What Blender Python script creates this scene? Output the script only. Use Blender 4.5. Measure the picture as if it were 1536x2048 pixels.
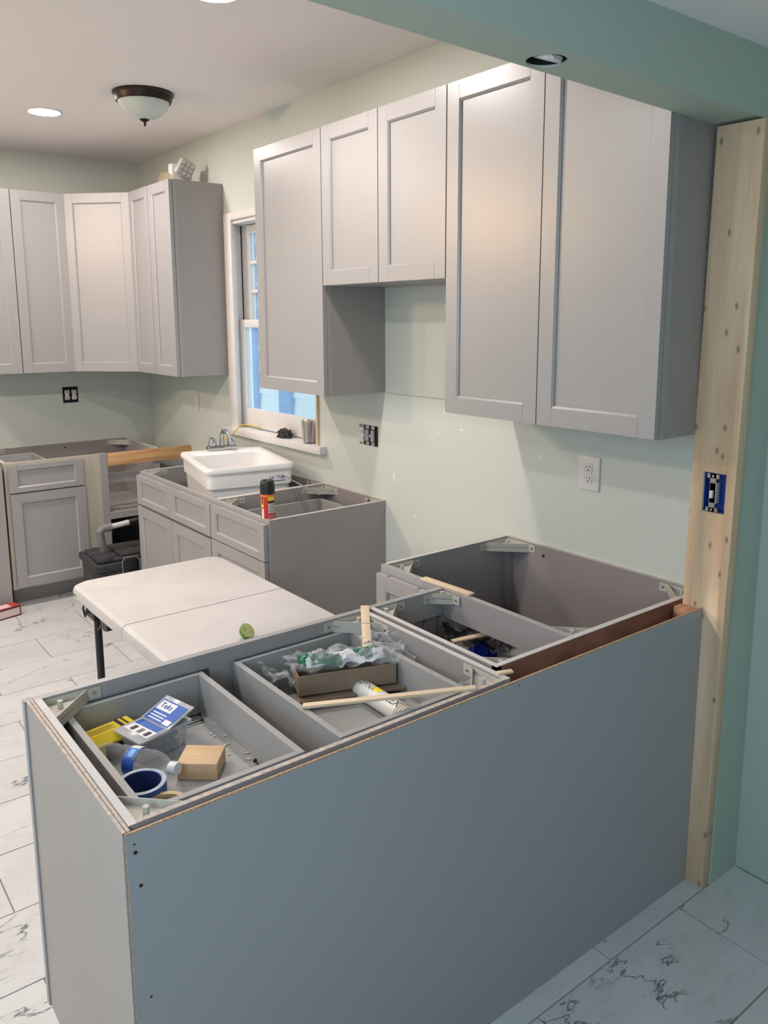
import bpy, bmesh, math, random
from mathutils import Vector, Matrix, noise
random.seed(7)
for o in list(bpy.data.objects): bpy.data.objects.remove(o)
SC = bpy.context.scene
COL = SC.collection
PI = math.pi

# ------------------------------------------------------------------ camera
F_PX, CX, CY = 1617.49, 778.38, 914.49
CAM = Vector((-2.218, -2.1151, 1.7018))
yaw, pitch, roll = -0.6612, -0.1701, -0.003
fwd = Vector((-math.sin(yaw)*math.cos(pitch), math.cos(yaw)*math.cos(pitch), math.sin(pitch)))
rgt = Vector((math.cos(yaw), math.sin(yaw), 0)); upv = rgt.cross(fwd)
r2 = math.cos(roll)*rgt + math.sin(roll)*upv; u2 = -math.sin(roll)*rgt + math.cos(roll)*upv
cd = bpy.data.cameras.new('camera'); cam = bpy.data.objects.new('camera', cd); COL.objects.link(cam)
cam.matrix_world = Matrix(((r2.x, u2.x, -fwd.x, CAM.x), (r2.y, u2.y, -fwd.y, CAM.y), (r2.z, u2.z, -fwd.z, CAM.z), (0, 0, 0, 1)))
cd.sensor_fit = 'AUTO'; cd.sensor_width = 36; cd.lens = F_PX*36/2048
cd.shift_x = (768-CX)/2048; cd.shift_y = (CY-1024)/2048
cd.clip_start = .02
SC.camera = cam

# ------------------------------------------------------------------ light and exposure
LAMP_L = 318.0            # radiance of a recessed lamp disc
LAMP_COL = (1.0, 0.92, 0.875)
DAY_COL = (0.63, 0.81, 1.0)
w = bpy.data.worlds.new('sky'); SC.world = w; w.use_nodes = True
bgn = w.node_tree.nodes['Background']; bgn.inputs[0].default_value = (0.62, 0.85, 1.0, 1); bgn.inputs[1].default_value = 1.3
def area(name, loc, rot, sx, sy, power, col):
    l = bpy.data.lights.new(name, 'AREA'); l.shape = 'RECTANGLE'; l.size = sx; l.size_y = sy; l.energy = power; l.color = col
    o = bpy.data.objects.new(name, l); COL.objects.link(o); o.location = loc; o.rotation_euler = rot
    return o
area('daylight_dining_window', (-3.06, -2.10, 1.70), (0, -PI/2, 0), .9, 1.3, 26.5, DAY_COL)
SC.view_settings.view_transform = 'Standard'; SC.view_settings.look = 'None'
SC.view_settings.exposure = 0.0; SC.view_settings.gamma = 1.0
SC.view_settings.use_curve_mapping = False
try:
    SC.cycles.use_denoising = True; SC.cycles.max_bounces = 8; SC.cycles.diffuse_bounces = 5; SC.cycles.use_adaptive_sampling = True; SC.cycles.adaptive_threshold = .025
    SC.cycles.transparent_max_bounces = 16; SC.cycles.caustics_reflective = False; SC.cycles.caustics_refractive = False
    SC.cycles.sample_clamp_indirect = 4
except Exception: pass

# ------------------------------------------------------------------ materials
def srgb(r, g, b):
    f = lambda c: (c/255/12.92) if c/255 <= .04045 else ((c/255+.055)/1.055)**2.4
    return (f(r), f(g), f(b))
MATS = {}
def mat(name, col, rough=.5, var=0.0, scale=6.0, bump=0.0, bscale=60.0, metal=0.0, emit=None, stretch=None, spec=.5, coat=0, col2=None, rand=False):
    m = bpy.data.materials.new(name); m.use_nodes = True; nt = m.node_tree; p = nt.nodes['Principled BSDF']
    p.inputs['Roughness'].default_value = rough; p.inputs['Metallic'].default_value = metal
    p.inputs['Specular IOR Level'].default_value = spec
    p.inputs['Coat Weight'].default_value = coat
    p.inputs['Base Color'].default_value = (*col, 1)
    if var or bump:
        tc = nt.nodes.new('ShaderNodeTexCoord'); mp = nt.nodes.new('ShaderNodeMapping')
        nt.links.new(tc.outputs['Object'], mp.inputs[0])
        if stretch: mp.inputs['Scale'].default_value = stretch
        if rand:
            oi = nt.nodes.new('ShaderNodeObjectInfo'); ml = nt.nodes.new('ShaderNodeMath'); ml.operation = 'MULTIPLY'; ml.inputs[1].default_value = 37
            nt.links.new(oi.outputs['Random'], ml.inputs[0]); nt.links.new(ml.outputs[0], mp.inputs['Location'])
    if var:
        n = nt.nodes.new('ShaderNodeTexNoise'); n.inputs['Scale'].default_value = scale; n.inputs['Detail'].default_value = 4
        nt.links.new(mp.outputs[0], n.inputs['Vector'])
        r = nt.nodes.new('ShaderNodeValToRGB'); r.color_ramp.elements[0].position = .3; r.color_ramp.elements[1].position = .7
        c2 = col2 if col2 else tuple(min(1, c*(1+var)) for c in col)
        c1 = col if col2 else tuple(c*(1-var) for c in col)
        r.color_ramp.elements[0].color = (*c1, 1); r.color_ramp.elements[1].color = (*c2, 1)
        nt.links.new(n.outputs['Fac'], r.inputs[0]); nt.links.new(r.outputs[0], p.inputs['Base Color'])
    if bump:
        n2 = nt.nodes.new('ShaderNodeTexNoise'); n2.inputs['Scale'].default_value = bscale; n2.inputs['Detail'].default_value = 3
        nt.links.new(mp.outputs[0], n2.inputs['Vector'])
        b = nt.nodes.new('ShaderNodeBump'); b.inputs['Strength'].default_value = bump; b.inputs['Distance'].default_value = .002
        nt.links.new(n2.outputs['Fac'], b.inputs['Height']); nt.links.new(b.outputs[0], p.inputs['Normal'])
    if emit:
        p.inputs['Emission Color'].default_value = (*emit[0], 1); p.inputs['Emission Strength'].default_value = emit[1]
    MATS[name] = m
    return m
def clearmat(name, tint, mixf, rough=.05, alpha_col=(1, 1, 1), bump=0, bscale=40):
    """thin clear plastic or glass: tinted see-through mixed with a gloss by fresnel"""
    m = bpy.data.materials.new(name); m.use_nodes = True; nt = m.node_tree; nt.nodes.clear()
    out = nt.nodes.new('ShaderNodeOutputMaterial'); mx = nt.nodes.new('ShaderNodeMixShader'); tr = nt.nodes.new('ShaderNodeBsdfTransparent')
    pr = nt.nodes.new('ShaderNodeBsdfPrincipled'); lw = nt.nodes.new('ShaderNodeLayerWeight'); ad = nt.nodes.new('ShaderNodeMath'); ad.operation = 'ADD'; ad.use_clamp = True
    tr.inputs[0].default_value = (*alpha_col, 1); pr.inputs['Base Color'].default_value = (*tint, 1); pr.inputs['Roughness'].default_value = rough
    lw.inputs[0].default_value = .25; ad.inputs[1].default_value = mixf
    nt.links.new(lw.outputs['Facing'], ad.inputs[0]) ; 
    sc = nt.nodes.new('ShaderNodeMath'); sc.operation = 'MULTIPLY'; sc.inputs[1].default_value = .45
    nt.links.new(lw.outputs['Facing'], sc.inputs[0]); nt.links.new(sc.outputs[0], ad.inputs[0])
    nt.links.new(ad.outputs[0], mx.inputs[0]); nt.links.new(tr.outputs[0], mx.inputs[1]); nt.links.new(pr.outputs[0], mx.inputs[2]); nt.links.new(mx.outputs[0], out.inputs[0])
    if bump:
        n2 = nt.nodes.new('ShaderNodeTexNoise'); n2.inputs['Scale'].default_value = bscale
        b = nt.nodes.new('ShaderNodeBump'); b.inputs['Strength'].default_value = bump; b.inputs['Distance'].default_value = .004
        nt.links.new(n2.outputs['Fac'], b.inputs['Height']); nt.links.new(b.outputs[0], pr.inputs['Normal'])
    MATS[name] = m
    return m
def woodmat(name, c_light, c_dark, axis='z', scale=1.0, rough=.6, knots=True, ring=14, flat=False):
    m = bpy.data.materials.new(name); m.use_nodes = True; nt = m.node_tree; p = nt.nodes['Principled BSDF']; p.inputs['Roughness'].default_value = rough
    L = nt.links.new
    tc = nt.nodes.new('ShaderNodeTexCoord'); mp = nt.nodes.new('ShaderNodeMapping'); L(tc.outputs['Object'], mp.inputs[0])
    s = {'x': (.06, 1, 1), 'y': (1, .06, 1), 'z': (1, 1, .06)}[axis]; mp.inputs['Scale'].default_value = s
    n = nt.nodes.new('ShaderNodeTexNoise'); n.inputs['Scale'].default_value = ring*scale; n.inputs['Detail'].default_value = 5; n.inputs['Distortion'].default_value = 1.2; L(mp.outputs[0], n.inputs['Vector'])
    n2 = nt.nodes.new('ShaderNodeTexNoise'); n2.inputs['Scale'].default_value = 140*scale; n2.inputs['Detail'].default_value = 2; L(mp.outputs[0], n2.inputs['Vector'])
    mixf = nt.nodes.new('ShaderNodeMix'); mixf.data_type = 'FLOAT'; mixf.inputs[0].default_value = .3; L(n.outputs['Fac'], mixf.inputs[2]); L(n2.outputs['Fac'], mixf.inputs[3])
    r = nt.nodes.new('ShaderNodeValToRGB'); r.color_ramp.elements[0].position = .35; r.color_ramp.elements[1].position = .62
    r.color_ramp.elements[0].color = (*c_dark, 1); r.color_ramp.elements[1].color = (*c_light, 1); L(mixf.outputs[0], r.inputs[0])
    last = r.outputs[0]
    if knots:
        mk = nt.nodes.new('ShaderNodeMapping'); L(tc.outputs['Object'], mk.inputs[0])
        ks = {'x': (.45, 1, 1), 'y': (1, .45, 1), 'z': (1, 1, .45)}[axis]; mk.inputs['Scale'].default_value = (0, ks[1], ks[2]) if flat else ks
        v = nt.nodes.new('ShaderNodeTexVoronoi'); v.inputs['Scale'].default_value = (13.0 if flat else 7.0)*scale
        if flat:
            v.voronoi_dimensions = '2D'; sp = nt.nodes.new('ShaderNodeSeparateXYZ'); cx_ = nt.nodes.new('ShaderNodeCombineXYZ'); L(mk.outputs[0], sp.inputs[0]); L(sp.outputs[1], cx_.inputs[0]); L(sp.outputs[2], cx_.inputs[1]); L(cx_.outputs[0], v.inputs['Vector'])
        else: L(mk.outputs[0], v.inputs['Vector'])
        kr = nt.nodes.new('ShaderNodeValToRGB'); kr.color_ramp.elements[0].position = .02; kr.color_ramp.elements[1].position = .085
        kr.color_ramp.elements[0].color = (1, 1, 1, 1); kr.color_ramp.elements[1].color = (0, 0, 0, 1); L(v.outputs['Distance'], kr.inputs[0])
        mx = nt.nodes.new('ShaderNodeMix'); mx.data_type = 'RGBA'; L(kr.outputs[0], mx.inputs[0]); L(last, mx.inputs[6]); mx.inputs[7].default_value = (*[c*.45 for c in c_dark], 1); last = mx.outputs[2]
    L(last, p.inputs['Base Color'])
    MATS[name] = m
    return m
def marble(name):
    m = bpy.data.materials.new(name); m.use_nodes = True; nt = m.node_tree; p = nt.nodes['Principled BSDF']; L = nt.links.new
    p.inputs['Roughness'].default_value = .34
    tc = nt.nodes.new('ShaderNodeTexCoord'); oi = nt.nodes.new('ShaderNodeObjectInfo'); ml = nt.nodes.new('ShaderNodeMath'); ml.operation = 'MULTIPLY'; ml.inputs[1].default_value = 53.0
    L(oi.outputs['Random'], ml.inputs[0])
    mp = nt.nodes.new('ShaderNodeMapping'); L(tc.outputs['Object'], mp.inputs[0]); L(ml.outputs[0], mp.inputs['Location']); mp.inputs['Rotation'].default_value = (0, 0, .5); mp.inputs['Scale'].default_value = (1, 1.7, 1)
    def vein(scale, width, dist):
        n = nt.nodes.new('ShaderNodeTexNoise'); n.inputs['Scale'].default_value = scale; n.inputs['Detail'].default_value = 6; n.inputs['Roughness'].default_value = .58; n.inputs['Distortion'].default_value = dist; L(mp.outputs[0], n.inputs['Vector'])
        s = nt.nodes.new('ShaderNodeMath'); s.operation = 'SUBTRACT'; L(n.outputs['Fac'], s.inputs[0]); s.inputs[1].default_value = .5
        a = nt.nodes.new('ShaderNodeMath'); a.operation = 'ABSOLUTE'; L(s.outputs[0], a.inputs[0])
        r = nt.nodes.new('ShaderNodeMapRange'); r.inputs[1].default_value = 0; r.inputs[2].default_value = width; r.inputs[3].default_value = 1; r.inputs[4].default_value = 0; L(a.outputs[0], r.inputs[0])
        return r.outputs[0]
    v1 = vein(1.5, .0085, .5); v2 = vein(3.0, .02, .5)
    mk = nt.nodes.new('ShaderNodeTexNoise'); mk.inputs['Scale'].default_value = 3.2; mk.inputs['Detail'].default_value = 2; L(mp.outputs[0], mk.inputs['Vector'])
    mr = nt.nodes.new('ShaderNodeMapRange'); mr.inputs[1].default_value = .50; mr.inputs[2].default_value = .60; L(mk.outputs['Fac'], mr.inputs[0])
    m1 = nt.nodes.new('ShaderNodeMath'); m1.operation = 'MULTIPLY'; L(v1, m1.inputs[0]); L(mr.outputs[0], m1.inputs[1])
    m2 = nt.nodes.new('ShaderNodeMath'); m2.operation = 'MULTIPLY'; L(v2, m2.inputs[0]); m2.inputs[1].default_value = .10
    sm = nt.nodes.new('ShaderNodeMath'); sm.operation = 'MAXIMUM'; L(m1.outputs[0], sm.inputs[0]); L(m2.outputs[0], sm.inputs[1])
    cl = nt.nodes.new('ShaderNodeTexNoise'); cl.inputs['Scale'].default_value = 3; L(mp.outputs[0], cl.inputs['Vector'])
    bs = nt.nodes.new('ShaderNodeValToRGB'); bs.color_ramp.elements[0].position = .3; bs.color_ramp.elements[1].position = .6
    bs.color_ramp.elements[0].color = (.54, .542, .545, 1); bs.color_ramp.elements[1].color = (.605, .608, .61, 1); L(cl.outputs['Fac'], bs.inputs[0])
    mx = nt.nodes.new('ShaderNodeMix'); mx.data_type = 'RGBA'; L(sm.outputs[0], mx.inputs[0]); L(bs.outputs[0], mx.inputs[6]); mx.inputs[7].default_value = (.10, .115, .125, 1)
    L(mx.outputs[2], p.inputs['Base Color'])
    MATS[name] = m
    return m

CAB = mat('cabinet_paint', (.330, .318, .318), .34, var=.02, scale=2, spec=.9)
LAM = mat('cabinet_laminate', (.325, .305, .295), .42, var=.03, scale=3)
INT = mat('cabinet_inside', (.29, .255, .25), .5, var=.04, scale=3)
DRW = mat('drawer_board', (.34, .335, .33), .45, var=.04, scale=5)
END = mat('end_skin', (.35, .335, .325), .4, var=.03, scale=4)
PANEL = mat('peninsula_panel', (.355, .365, .38), .35, var=.03, scale=2)
EDGE = mat('raw_board_edge', (.52, .44, .38), .8, var=.25, scale=90)
RAWE = mat('raw_particle_edge', (.50, .33, .20), .85, var=.35, scale=160)
LEDGE = mat('light_edge', (.58, .55, .53), .6, var=.05, scale=20)
RAWFF = woodmat('unfinished_frame_wood', (.50, .45, .38), (.44, .39, .32), 'z', 1, .6, False)
BROWNPLY = mat('brown_plywood', (.27, .115, .07), .55, var=.3, scale=7, stretch=(1, 1, 3))
BRACK = mat('corner_bracket_plastic', (.50, .48, .42), .5)
WALL = mat('wall_green_paint', (.63, .655, .60), .6, var=.025, scale=1.3, bump=.08, bscale=180)
WALL_DIM = mat('wall_green_dimmed', (.43, .52, .455), .6, var=.02, scale=1.3, bump=.08, bscale=180)  # same green wall paint with the dining side's dim daylight in the colour
CEIL = mat('ceiling_paint', (.89, .835, .825), .9, var=.012, scale=1, bump=.05, bscale=120)
SPACK = mat('spackle', (.78, .77, .72), .9)
GROUT = mat('grout', (.36, .335, .32), .9, var=.1, scale=30)
TILE = marble('marble_tile')
WHITE = mat('white_trim_paint', (.76, .73, .71), .45, var=.03, scale=9)
PINE = woodmat('pine_board', (.70, .52, .35), (.60, .41, .25), 'z', 1.0, flat=True)
PINEX = woodmat('pine_strip', (.74, .60, .43), (.64, .48, .31), 'x', 1.0, knots=False)
FIR = woodmat('fir_ledger', (.66, .40, .20), (.42, .20, .075), 'x', .8, ring=40)
BLOCKW = woodmat('wood_block', (.68, .49, .30), (.55, .35, .18), 'x', 1.6, knots=False)
REDW = woodmat('reddish_block', (.56, .30, .18), (.33, .13, .07), 'x', 1.2)
BLACK = mat('black_plastic', (.012, .012, .013), .45)
BLACKD = mat('dusty_black_plastic', (.012, .012, .013), .45, var=.3, scale=14, col2=(.055, .055, .06))
DARK = mat('dark_void', (.006, .006, .006), .9)
CHROME = mat('chrome', (.55, .56, .58), .16, metal=1)
STEEL = mat('steel', (.42, .42, .43), .38, metal=1)
SCREW = mat('black_screw', (.02, .02, .022), .4, metal=.6)
TUBW = mat('tub_white', (.86, .835, .82), .32)
TABLE = mat('table_white', (.53, .508, .50), .5, var=.05, scale=7, bump=.06, bscale=300)
BRONZE = mat('bronze', (.030, .017, .014), .4, var=.5, scale=40, metal=.5)
OPAL = mat('opal_glass', (.60, .66, .62), .25)
LAMPM = mat('lamp_disc', (1, 1, 1), .5, emit=(LAMP_COL, LAMP_L))
OUTW = mat('outlet_white', (.74, .70, .68), .35)
OUTG = mat('outlet_grey', (.42, .42, .42), .4)
SLOT = mat('slot_dark', (.02, .015, .015), .8)
BLUEB = mat('blue_box_plastic', (.010, .045, .26), .45)
SIDING = mat('siding_paint', (.80, .87, .87), .7, var=.05, scale=3)
BLUET = mat('blue_trim_paint', (.07, .30, .60), .7, var=.15, scale=6)
GREYP = mat('grey_plastic', (.16, .16, .17), .55, var=.2, scale=20)
PVC = mat('white_pipe', (.50, .50, .49), .4, var=.1, scale=30)
RED = mat('red_card', (.45, .05, .04), .5)
DRED = mat('dark_red_card', (.07, .015, .015), .5)
PINKL = mat('pink_label', (.72, .55, .52), .6)
YEL = mat('yellow_card', (.72, .52, .015), .45)
BLUE = mat('blue_tape', (.035, .10, .34), .5, var=.15, scale=30)
BLUEDK = mat('blue_tape_inside', (.012, .03, .13), .6)
TAPESIDE = mat('tape_side_pale', (.40, .47, .57), .6, var=.15, scale=40)
TAN = mat('tan_tape', (.58, .45, .25), .6, var=.1, scale=30)
TAND = mat('tan_plastic', (.58, .47, .33), .5)
CARD = mat('brown_carton', (.24, .175, .12), .75, var=.1, scale=14)
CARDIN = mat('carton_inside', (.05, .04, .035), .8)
GREEN = mat('green_print', (.012, .15, .075), .4)
CAULK = mat('caulk_tube_white', (.68, .68, .63), .35)
CAULKB = mat('caulk_tube_brown', (.30, .24, .17), .4)
YDOT = mat('yellow_print', (.85, .68, .02), .4)
INKB = mat('ink_black', (.012, .012, .014), .5)
INKBLUE = mat('ink_blue', (.02, .06, .28), .5)
LABELB = mat('label_blue', (.02, .10, .42), .4)
LABELLB = mat('label_light_blue', (.12, .42, .75), .4)
LABELW = mat('label_white', (.74, .74, .76), .45)
CAPW = mat('cap_white', (.72, .71, .71), .35)
LIMEG = mat('lime_skin', (.09, .23, .02), .4, var=.25, scale=60, bump=.3, bscale=300)
LIMEF = mat('lime_flesh', (.38, .42, .13), .35, var=.25, scale=90)
LIMEW = mat('lime_pith', (.52, .55, .30), .5)
YCORD = mat('yellow_cord', (.62, .46, .05), .45)
CLIPB = mat('clip_blue', (.01, .03, .38), .35)
CRED = mat('can_red', (.55, .02, .012), .3)
CORG = mat('can_orange', (.75, .22, .02), .3)
CYEL = mat('can_yellow', (.78, .62, .05), .3)
CLBL = mat('can_label', (.60, .58, .50), .35)
WOOL = mat('steel_wool', (.022, .020, .019), .55, metal=.2)
LENS = mat('led_lens', (.62, .61, .58), .08, metal=.35, bump=.8, bscale=90)
DUST = mat('saw_crumbs', (.62, .58, .50), .9)
BAGB = clearmat('black_film', (.012, .012, .014), .72, .12, bump=.4)
CLEAR = clearmat('clear_plastic', (.95, .96, .97), .07, .04, (.985, .99, .99), bump=.9, bscale=90)
CLEARBAG = clearmat('clear_bag', (.85, .87, .88), .10, .06, (.95, .96, .97), bump=.6, bscale=50)
TOTE = clearmat('clear_tote', (.70, .72, .74), .30, .2, (.88, .9, .92))
GLASS = clearmat('window_glass', (.8, .9, .95), .02, .02, (.95, .98, 1))
CUPM = clearmat('cup_plastic', (.80, .78, .80), .05, .08, (.93, .93, .95))

# ------------------------------------------------------------------ mesh helpers
class MB:
    def __init__(s): s.bm = bmesh.new()
    def box(s, x0, y0, z0, x1, y1, z1, bev=0, mtx=None):
        x0, x1 = min(x0, x1), max(x0, x1); y0, y1 = min(y0, y1), max(y0, y1); z0, z1 = min(z0, z1), max(z0, z1)
        r = bmesh.ops.create_cube(s.bm, size=1, matrix=(mtx if mtx else Matrix.Identity(4)) @ Matrix.Translation(((x0+x1)/2, (y0+y1)/2, (z0+z1)/2)) @ Matrix.Diagonal((x1-x0, y1-y0, z1-z0, 1)))
        if bev:
            es = list({e for v in r['verts'] for e in v.link_edges})
            bmesh.ops.bevel(s.bm, geom=es, offset=bev, segments=2, affect='EDGES', profile=.5)
        return s
    def prism(s, poly, axis, a, b, mtx=None):
        """poly: list of 2D points in the plane of the other two axes (x:(y,z) y:(x,z) z:(x,y)), extruded a..b along axis"""
        def P(p, t):
            v = {'x': (t, p[0], p[1]), 'y': (p[0], t, p[1]), 'z': (p[0], p[1], t)}[axis]
            return (mtx @ Vector(v)) if mtx else Vector(v)
        A = [s.bm.verts.new(P(p, a)) for p in poly]; B = [s.bm.verts.new(P(p, b)) for p in poly]
        s.bm.faces.new(A); s.bm.faces.new(B[::-1]); n = len(poly)
        for i in range(n): s.bm.faces.new((A[i], B[i], B[(i+1) % n], A[(i+1) % n]))
        return s
    def cyl(s, p0, p1, r0, r1=None, seg=16, caps=True):
        p0 = Vector(p0); p1 = Vector(p1); r1 = r0 if r1 is None else r1
        d = p1-p0; q = d.to_track_quat('Z', 'Y').to_matrix().to_4x4(); m = Matrix.Translation((p0+p1)/2) @ q
        bmesh.ops.create_cone(s.bm, cap_ends=caps, cap_tris=False, segments=seg, radius1=max(r0, 1e-5), radius2=max(r1, 1e-5), depth=d.length, matrix=m)
        return s
    def lathe(s, prof, seg=24, mtx=None, close=False):
        rings = []
        for r, z in prof:
            ring = []
            for i in range(seg):
                a = 2*PI*i/seg; v = Vector((r*math.cos(a), r*math.sin(a), z)); ring.append(s.bm.verts.new(mtx @ v if mtx else v))
            rings.append(ring)
        pairs = list(zip(rings[:-1], rings[1:])) + ([(rings[-1], rings[0])] if close else [])
        for A, B in pairs:
            for i in range(seg):
                j = (i+1) % seg; s.bm.faces.new((A[i], A[j], B[j], B[i]))
        if not close:
            if prof[0][0] > 1e-4 and prof[0][0] < .004 or prof[0][0] <= 1e-4: pass
        return s
    def disc(s, c, r, seg=20, mtx=None):
        vs = [s.bm.verts.new((mtx @ Vector(v)) if mtx else Vector(v)) for v in [(c[0]+r*math.cos(2*PI*i/seg), c[1]+r*math.sin(2*PI*i/seg), c[2]) for i in range(seg)]]
        s.bm.faces.new(vs); return s
    def tube(s, pts, r, seg=8):
        pts = [Vector(p) for p in pts]; rings = []; n = len(pts); up = Vector((0, 0, 1)); prev = None
        for i, p in enumerate(pts):
            t = (pts[min(i+1, n-1)]-pts[max(i-1, 0)]).normalized()
            if prev is None:
                a = t.cross(up)
                if a.length < .05: a = t.cross(Vector((1, 0, 0)))
            else: a = prev - t*prev.dot(t)
            a.normalize(); prev = a; b = t.cross(a); rr = r[i] if isinstance(r, (list, tuple)) else r
            rings.append([s.bm.verts.new(p+a*rr*math.cos(2*PI*k/seg)+b*rr*math.sin(2*PI*k/seg)) for k in range(seg)])
        for A, B in zip(rings[:-1], rings[1:]):
            for k in range(seg): s.bm.faces.new((A[k], A[(k+1) % seg], B[(k+1) % seg], B[k]))
        s.bm.faces.new(rings[0]); s.bm.faces.new(rings[-1][::-1]); return s
    def poly(s, pts):
        s.bm.faces.new([s.bm.verts.new(p) for p in pts]); return s
    def mesh(s, name, smooth=True, recalc=True, angle=32):
        if recalc: bmesh.ops.recalc_face_normals(s.bm, faces=s.bm.faces)
        me = bpy.data.meshes.new(name); s.bm.to_mesh(me); s.bm.free()
        if smooth:
            me.shade_smooth(); me.set_sharp_from_angle(angle=math.radians(angle))
        return me
    def obj(s, name, m, parent=None, loc=None, rot=None, **kw):
        return link(name, s.mesh(name, **kw), m, parent, loc, rot)
def link(name, me, m, parent=None, loc=None, rot=None):
    o = bpy.data.objects.new(name, me); COL.objects.link(o)
    if m is not None and me is not None and not me.materials: me.materials.append(m)
    if parent: o.parent = parent
    if loc: o.location = loc
    if rot: o.rotation_euler = rot
    return o
def tag(o, label, cat, group=None):
    o['label'] = label; o['category'] = cat
    if group: o['group'] = group
    return o
def thing(name, label, cat, loc=(0, 0, 0), rz=0, group=None):
    o = bpy.data.objects.new(name, None); o.empty_display_size = .05; COL.objects.link(o); o.location = loc; o.rotation_euler = (0, 0, rz)
    return tag(o, label, cat, group)
def struct(o): o['kind'] = 'structure'; return o
def text(name, s, size, m, parent, loc, rot, depth=.0004, align='CENTER', xs=1):
    c = bpy.data.curves.new(name, 'FONT'); c.body = s; c.size = size; c.align_x = align; c.align_y = 'CENTER'; c.extrude = depth; c.resolution_u = 3
    t = bpy.data.objects.new(name+'_tmp', c); COL.objects.link(t)
    bpy.context.view_layer.update()
    me = bpy.data.meshes.new_from_object(t.evaluated_get(bpy.context.evaluated_depsgraph_get())); bpy.data.objects.remove(t); bpy.data.curves.remove(c)
    me.materials.clear()
    o = link(name, me, m, parent, loc, rot); o.scale = (xs, 1, 1); return o
def boolean_cut(o, cutter_mb):
    c = cutter_mb.obj('cutter_tmp', None); md = o.modifiers.new('b', 'BOOLEAN'); md.operation = 'DIFFERENCE'; md.object = c; md.solver = 'EXACT'
    bpy.context.view_layer.update()
    me = bpy.data.meshes.new_from_object(o.evaluated_get(bpy.context.evaluated_depsgraph_get())); o.modifiers.clear(); old = o.data; o.data = me; bpy.data.meshes.remove(old); bpy.data.objects.remove(c)

H = .876; YB = 3.513; ZC = 2.753; ZB = 1.374; ZT = 2.463; YP = -.911; XB = -.133; ZD = 2.376

# ------------------------------------------------------------------ setting: floor
fl = struct(MB().box(-4.75, -5.2, -.06, .2, 3.65, -.006).obj('floor', GROUT))
tile_cache = {}
def tile(x0, y0, x1, y1):
    if x1-x0 < .03 or y1-y0 < .02: return
    g = .0021
    k = (round(x1-x0, 3), round(y1-y0, 3))
    if k not in tile_cache:
        tile_cache[k] = MB().box(-k[0]/2+g, -k[1]/2+g, -.009, k[0]/2-g, k[1]/2-g, 0, bev=.0009).mesh('tile', smooth=False)
    link('tile', tile_cache[k], TILE, fl, ((x0+x1)/2, (y0+y1)/2, random.uniform(-.0004, .0004)))
P, TL = .302, .609
for k in range(-2, 13):
    y0 = -.09+P*k; y1 = y0+P
    if k == -2: y0 = -.672
    off = -.882 if k % 2 == 0 else -1.185
    n0 = math.floor((-4.58-off)/TL); x = off+TL*n0
    while x < 0:
        tile(max(x, -4.58), y0, min(x+TL, 0), min(y1, YB)); x += TL
x = -.576-TL*6                                    # threshold strip under the peninsula panel
while x < .04:
    tile(max(x, -3.6), -.968, min(x+TL, .048 if x < -.1 else .048), -.672); x += TL
for k in range(8):
    y1 = -.968-.305*k; y0 = y1-.305
    off = -.257 if k % 2 == 0 else -.56
    x = off-TL*6
    while x < .048:
        tile(max(x, -3.9), y0, min(x+TL, .048), y1); x += TL

# ------------------------------------------------------------------ setting: walls, header, ceilings
WY0, WY1, WZ0, WZ1 = 1.318, 2.262, 1.067, 2.285           # window opening
mb = MB(); T = .13
mb.box(0, -.85, 0, T, WY0, ZC+.1); mb.box(0, WY1, 0, T, YB+.12, ZC+.1); mb.box(0, WY0, 0, T, WY1, WZ0-.04); mb.box(0, WY0, WZ1, T, WY1, ZC+.1)
wwin = struct(mb.obj('wall_window', WALL, smooth=False))
struct(MB().box(-4.7, YB, 0, 0, YB+.12, ZC+.1).obj('wall_back', WALL, smooth=False))
struct(MB().box(-4.7, -.97, 0, -4.58, YB, ZC+.1).obj('wall_left', WALL, smooth=False))
wing = struct(MB().box(-.095, -.972, 0, .048, -.8505, 2.2035).obj('wall_wing', WALL_DIM, smooth=False))
struct(MB().box(.048, -5.1, 0, .17, -.972, 2.6).obj('wall_right', WALL_DIM, smooth=False))
struct(MB().box(-3.2, -5.1, 0, .048, -4.98, 2.6).obj('wall_rear', WALL_DIM, smooth=False))
mb = MB()                                               # dining side wall with a window opening beside the camera
mb.box(-3.2, -4.98, 0, -3.08, -2.8, 2.6); mb.box(-3.2, -1.4, 0, -3.08, -.97, 2.6); mb.box(-3.2, -2.8, 0, -3.08, -1.4, 1.2); mb.box(-3.2, -2.8, 2.2, -3.08, -1.4, 2.6)
struct(mb.obj('wall_dining', WALL_DIM, smooth=False))
struct(MB().box(-4.7, -.97, ZC, 0, YB, ZC+.1).obj('ceiling', CEIL, smooth=False))
struct(MB().box(-3.2, -4.98, ZD, .048, -.97, ZD+.1).obj('ceiling_dining', CEIL, smooth=False))
hz = lambda x: 2.2065-.022*x
hdr = MB().prism([(.0475, hz(.0475)), (-4.6, hz(-4.6)), (-4.6, ZC+.05), (.0475, ZC+.05)], 'y', -.972, -.852).obj('wall_header', WALL_DIM, smooth=False); struct(hdr)
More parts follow.
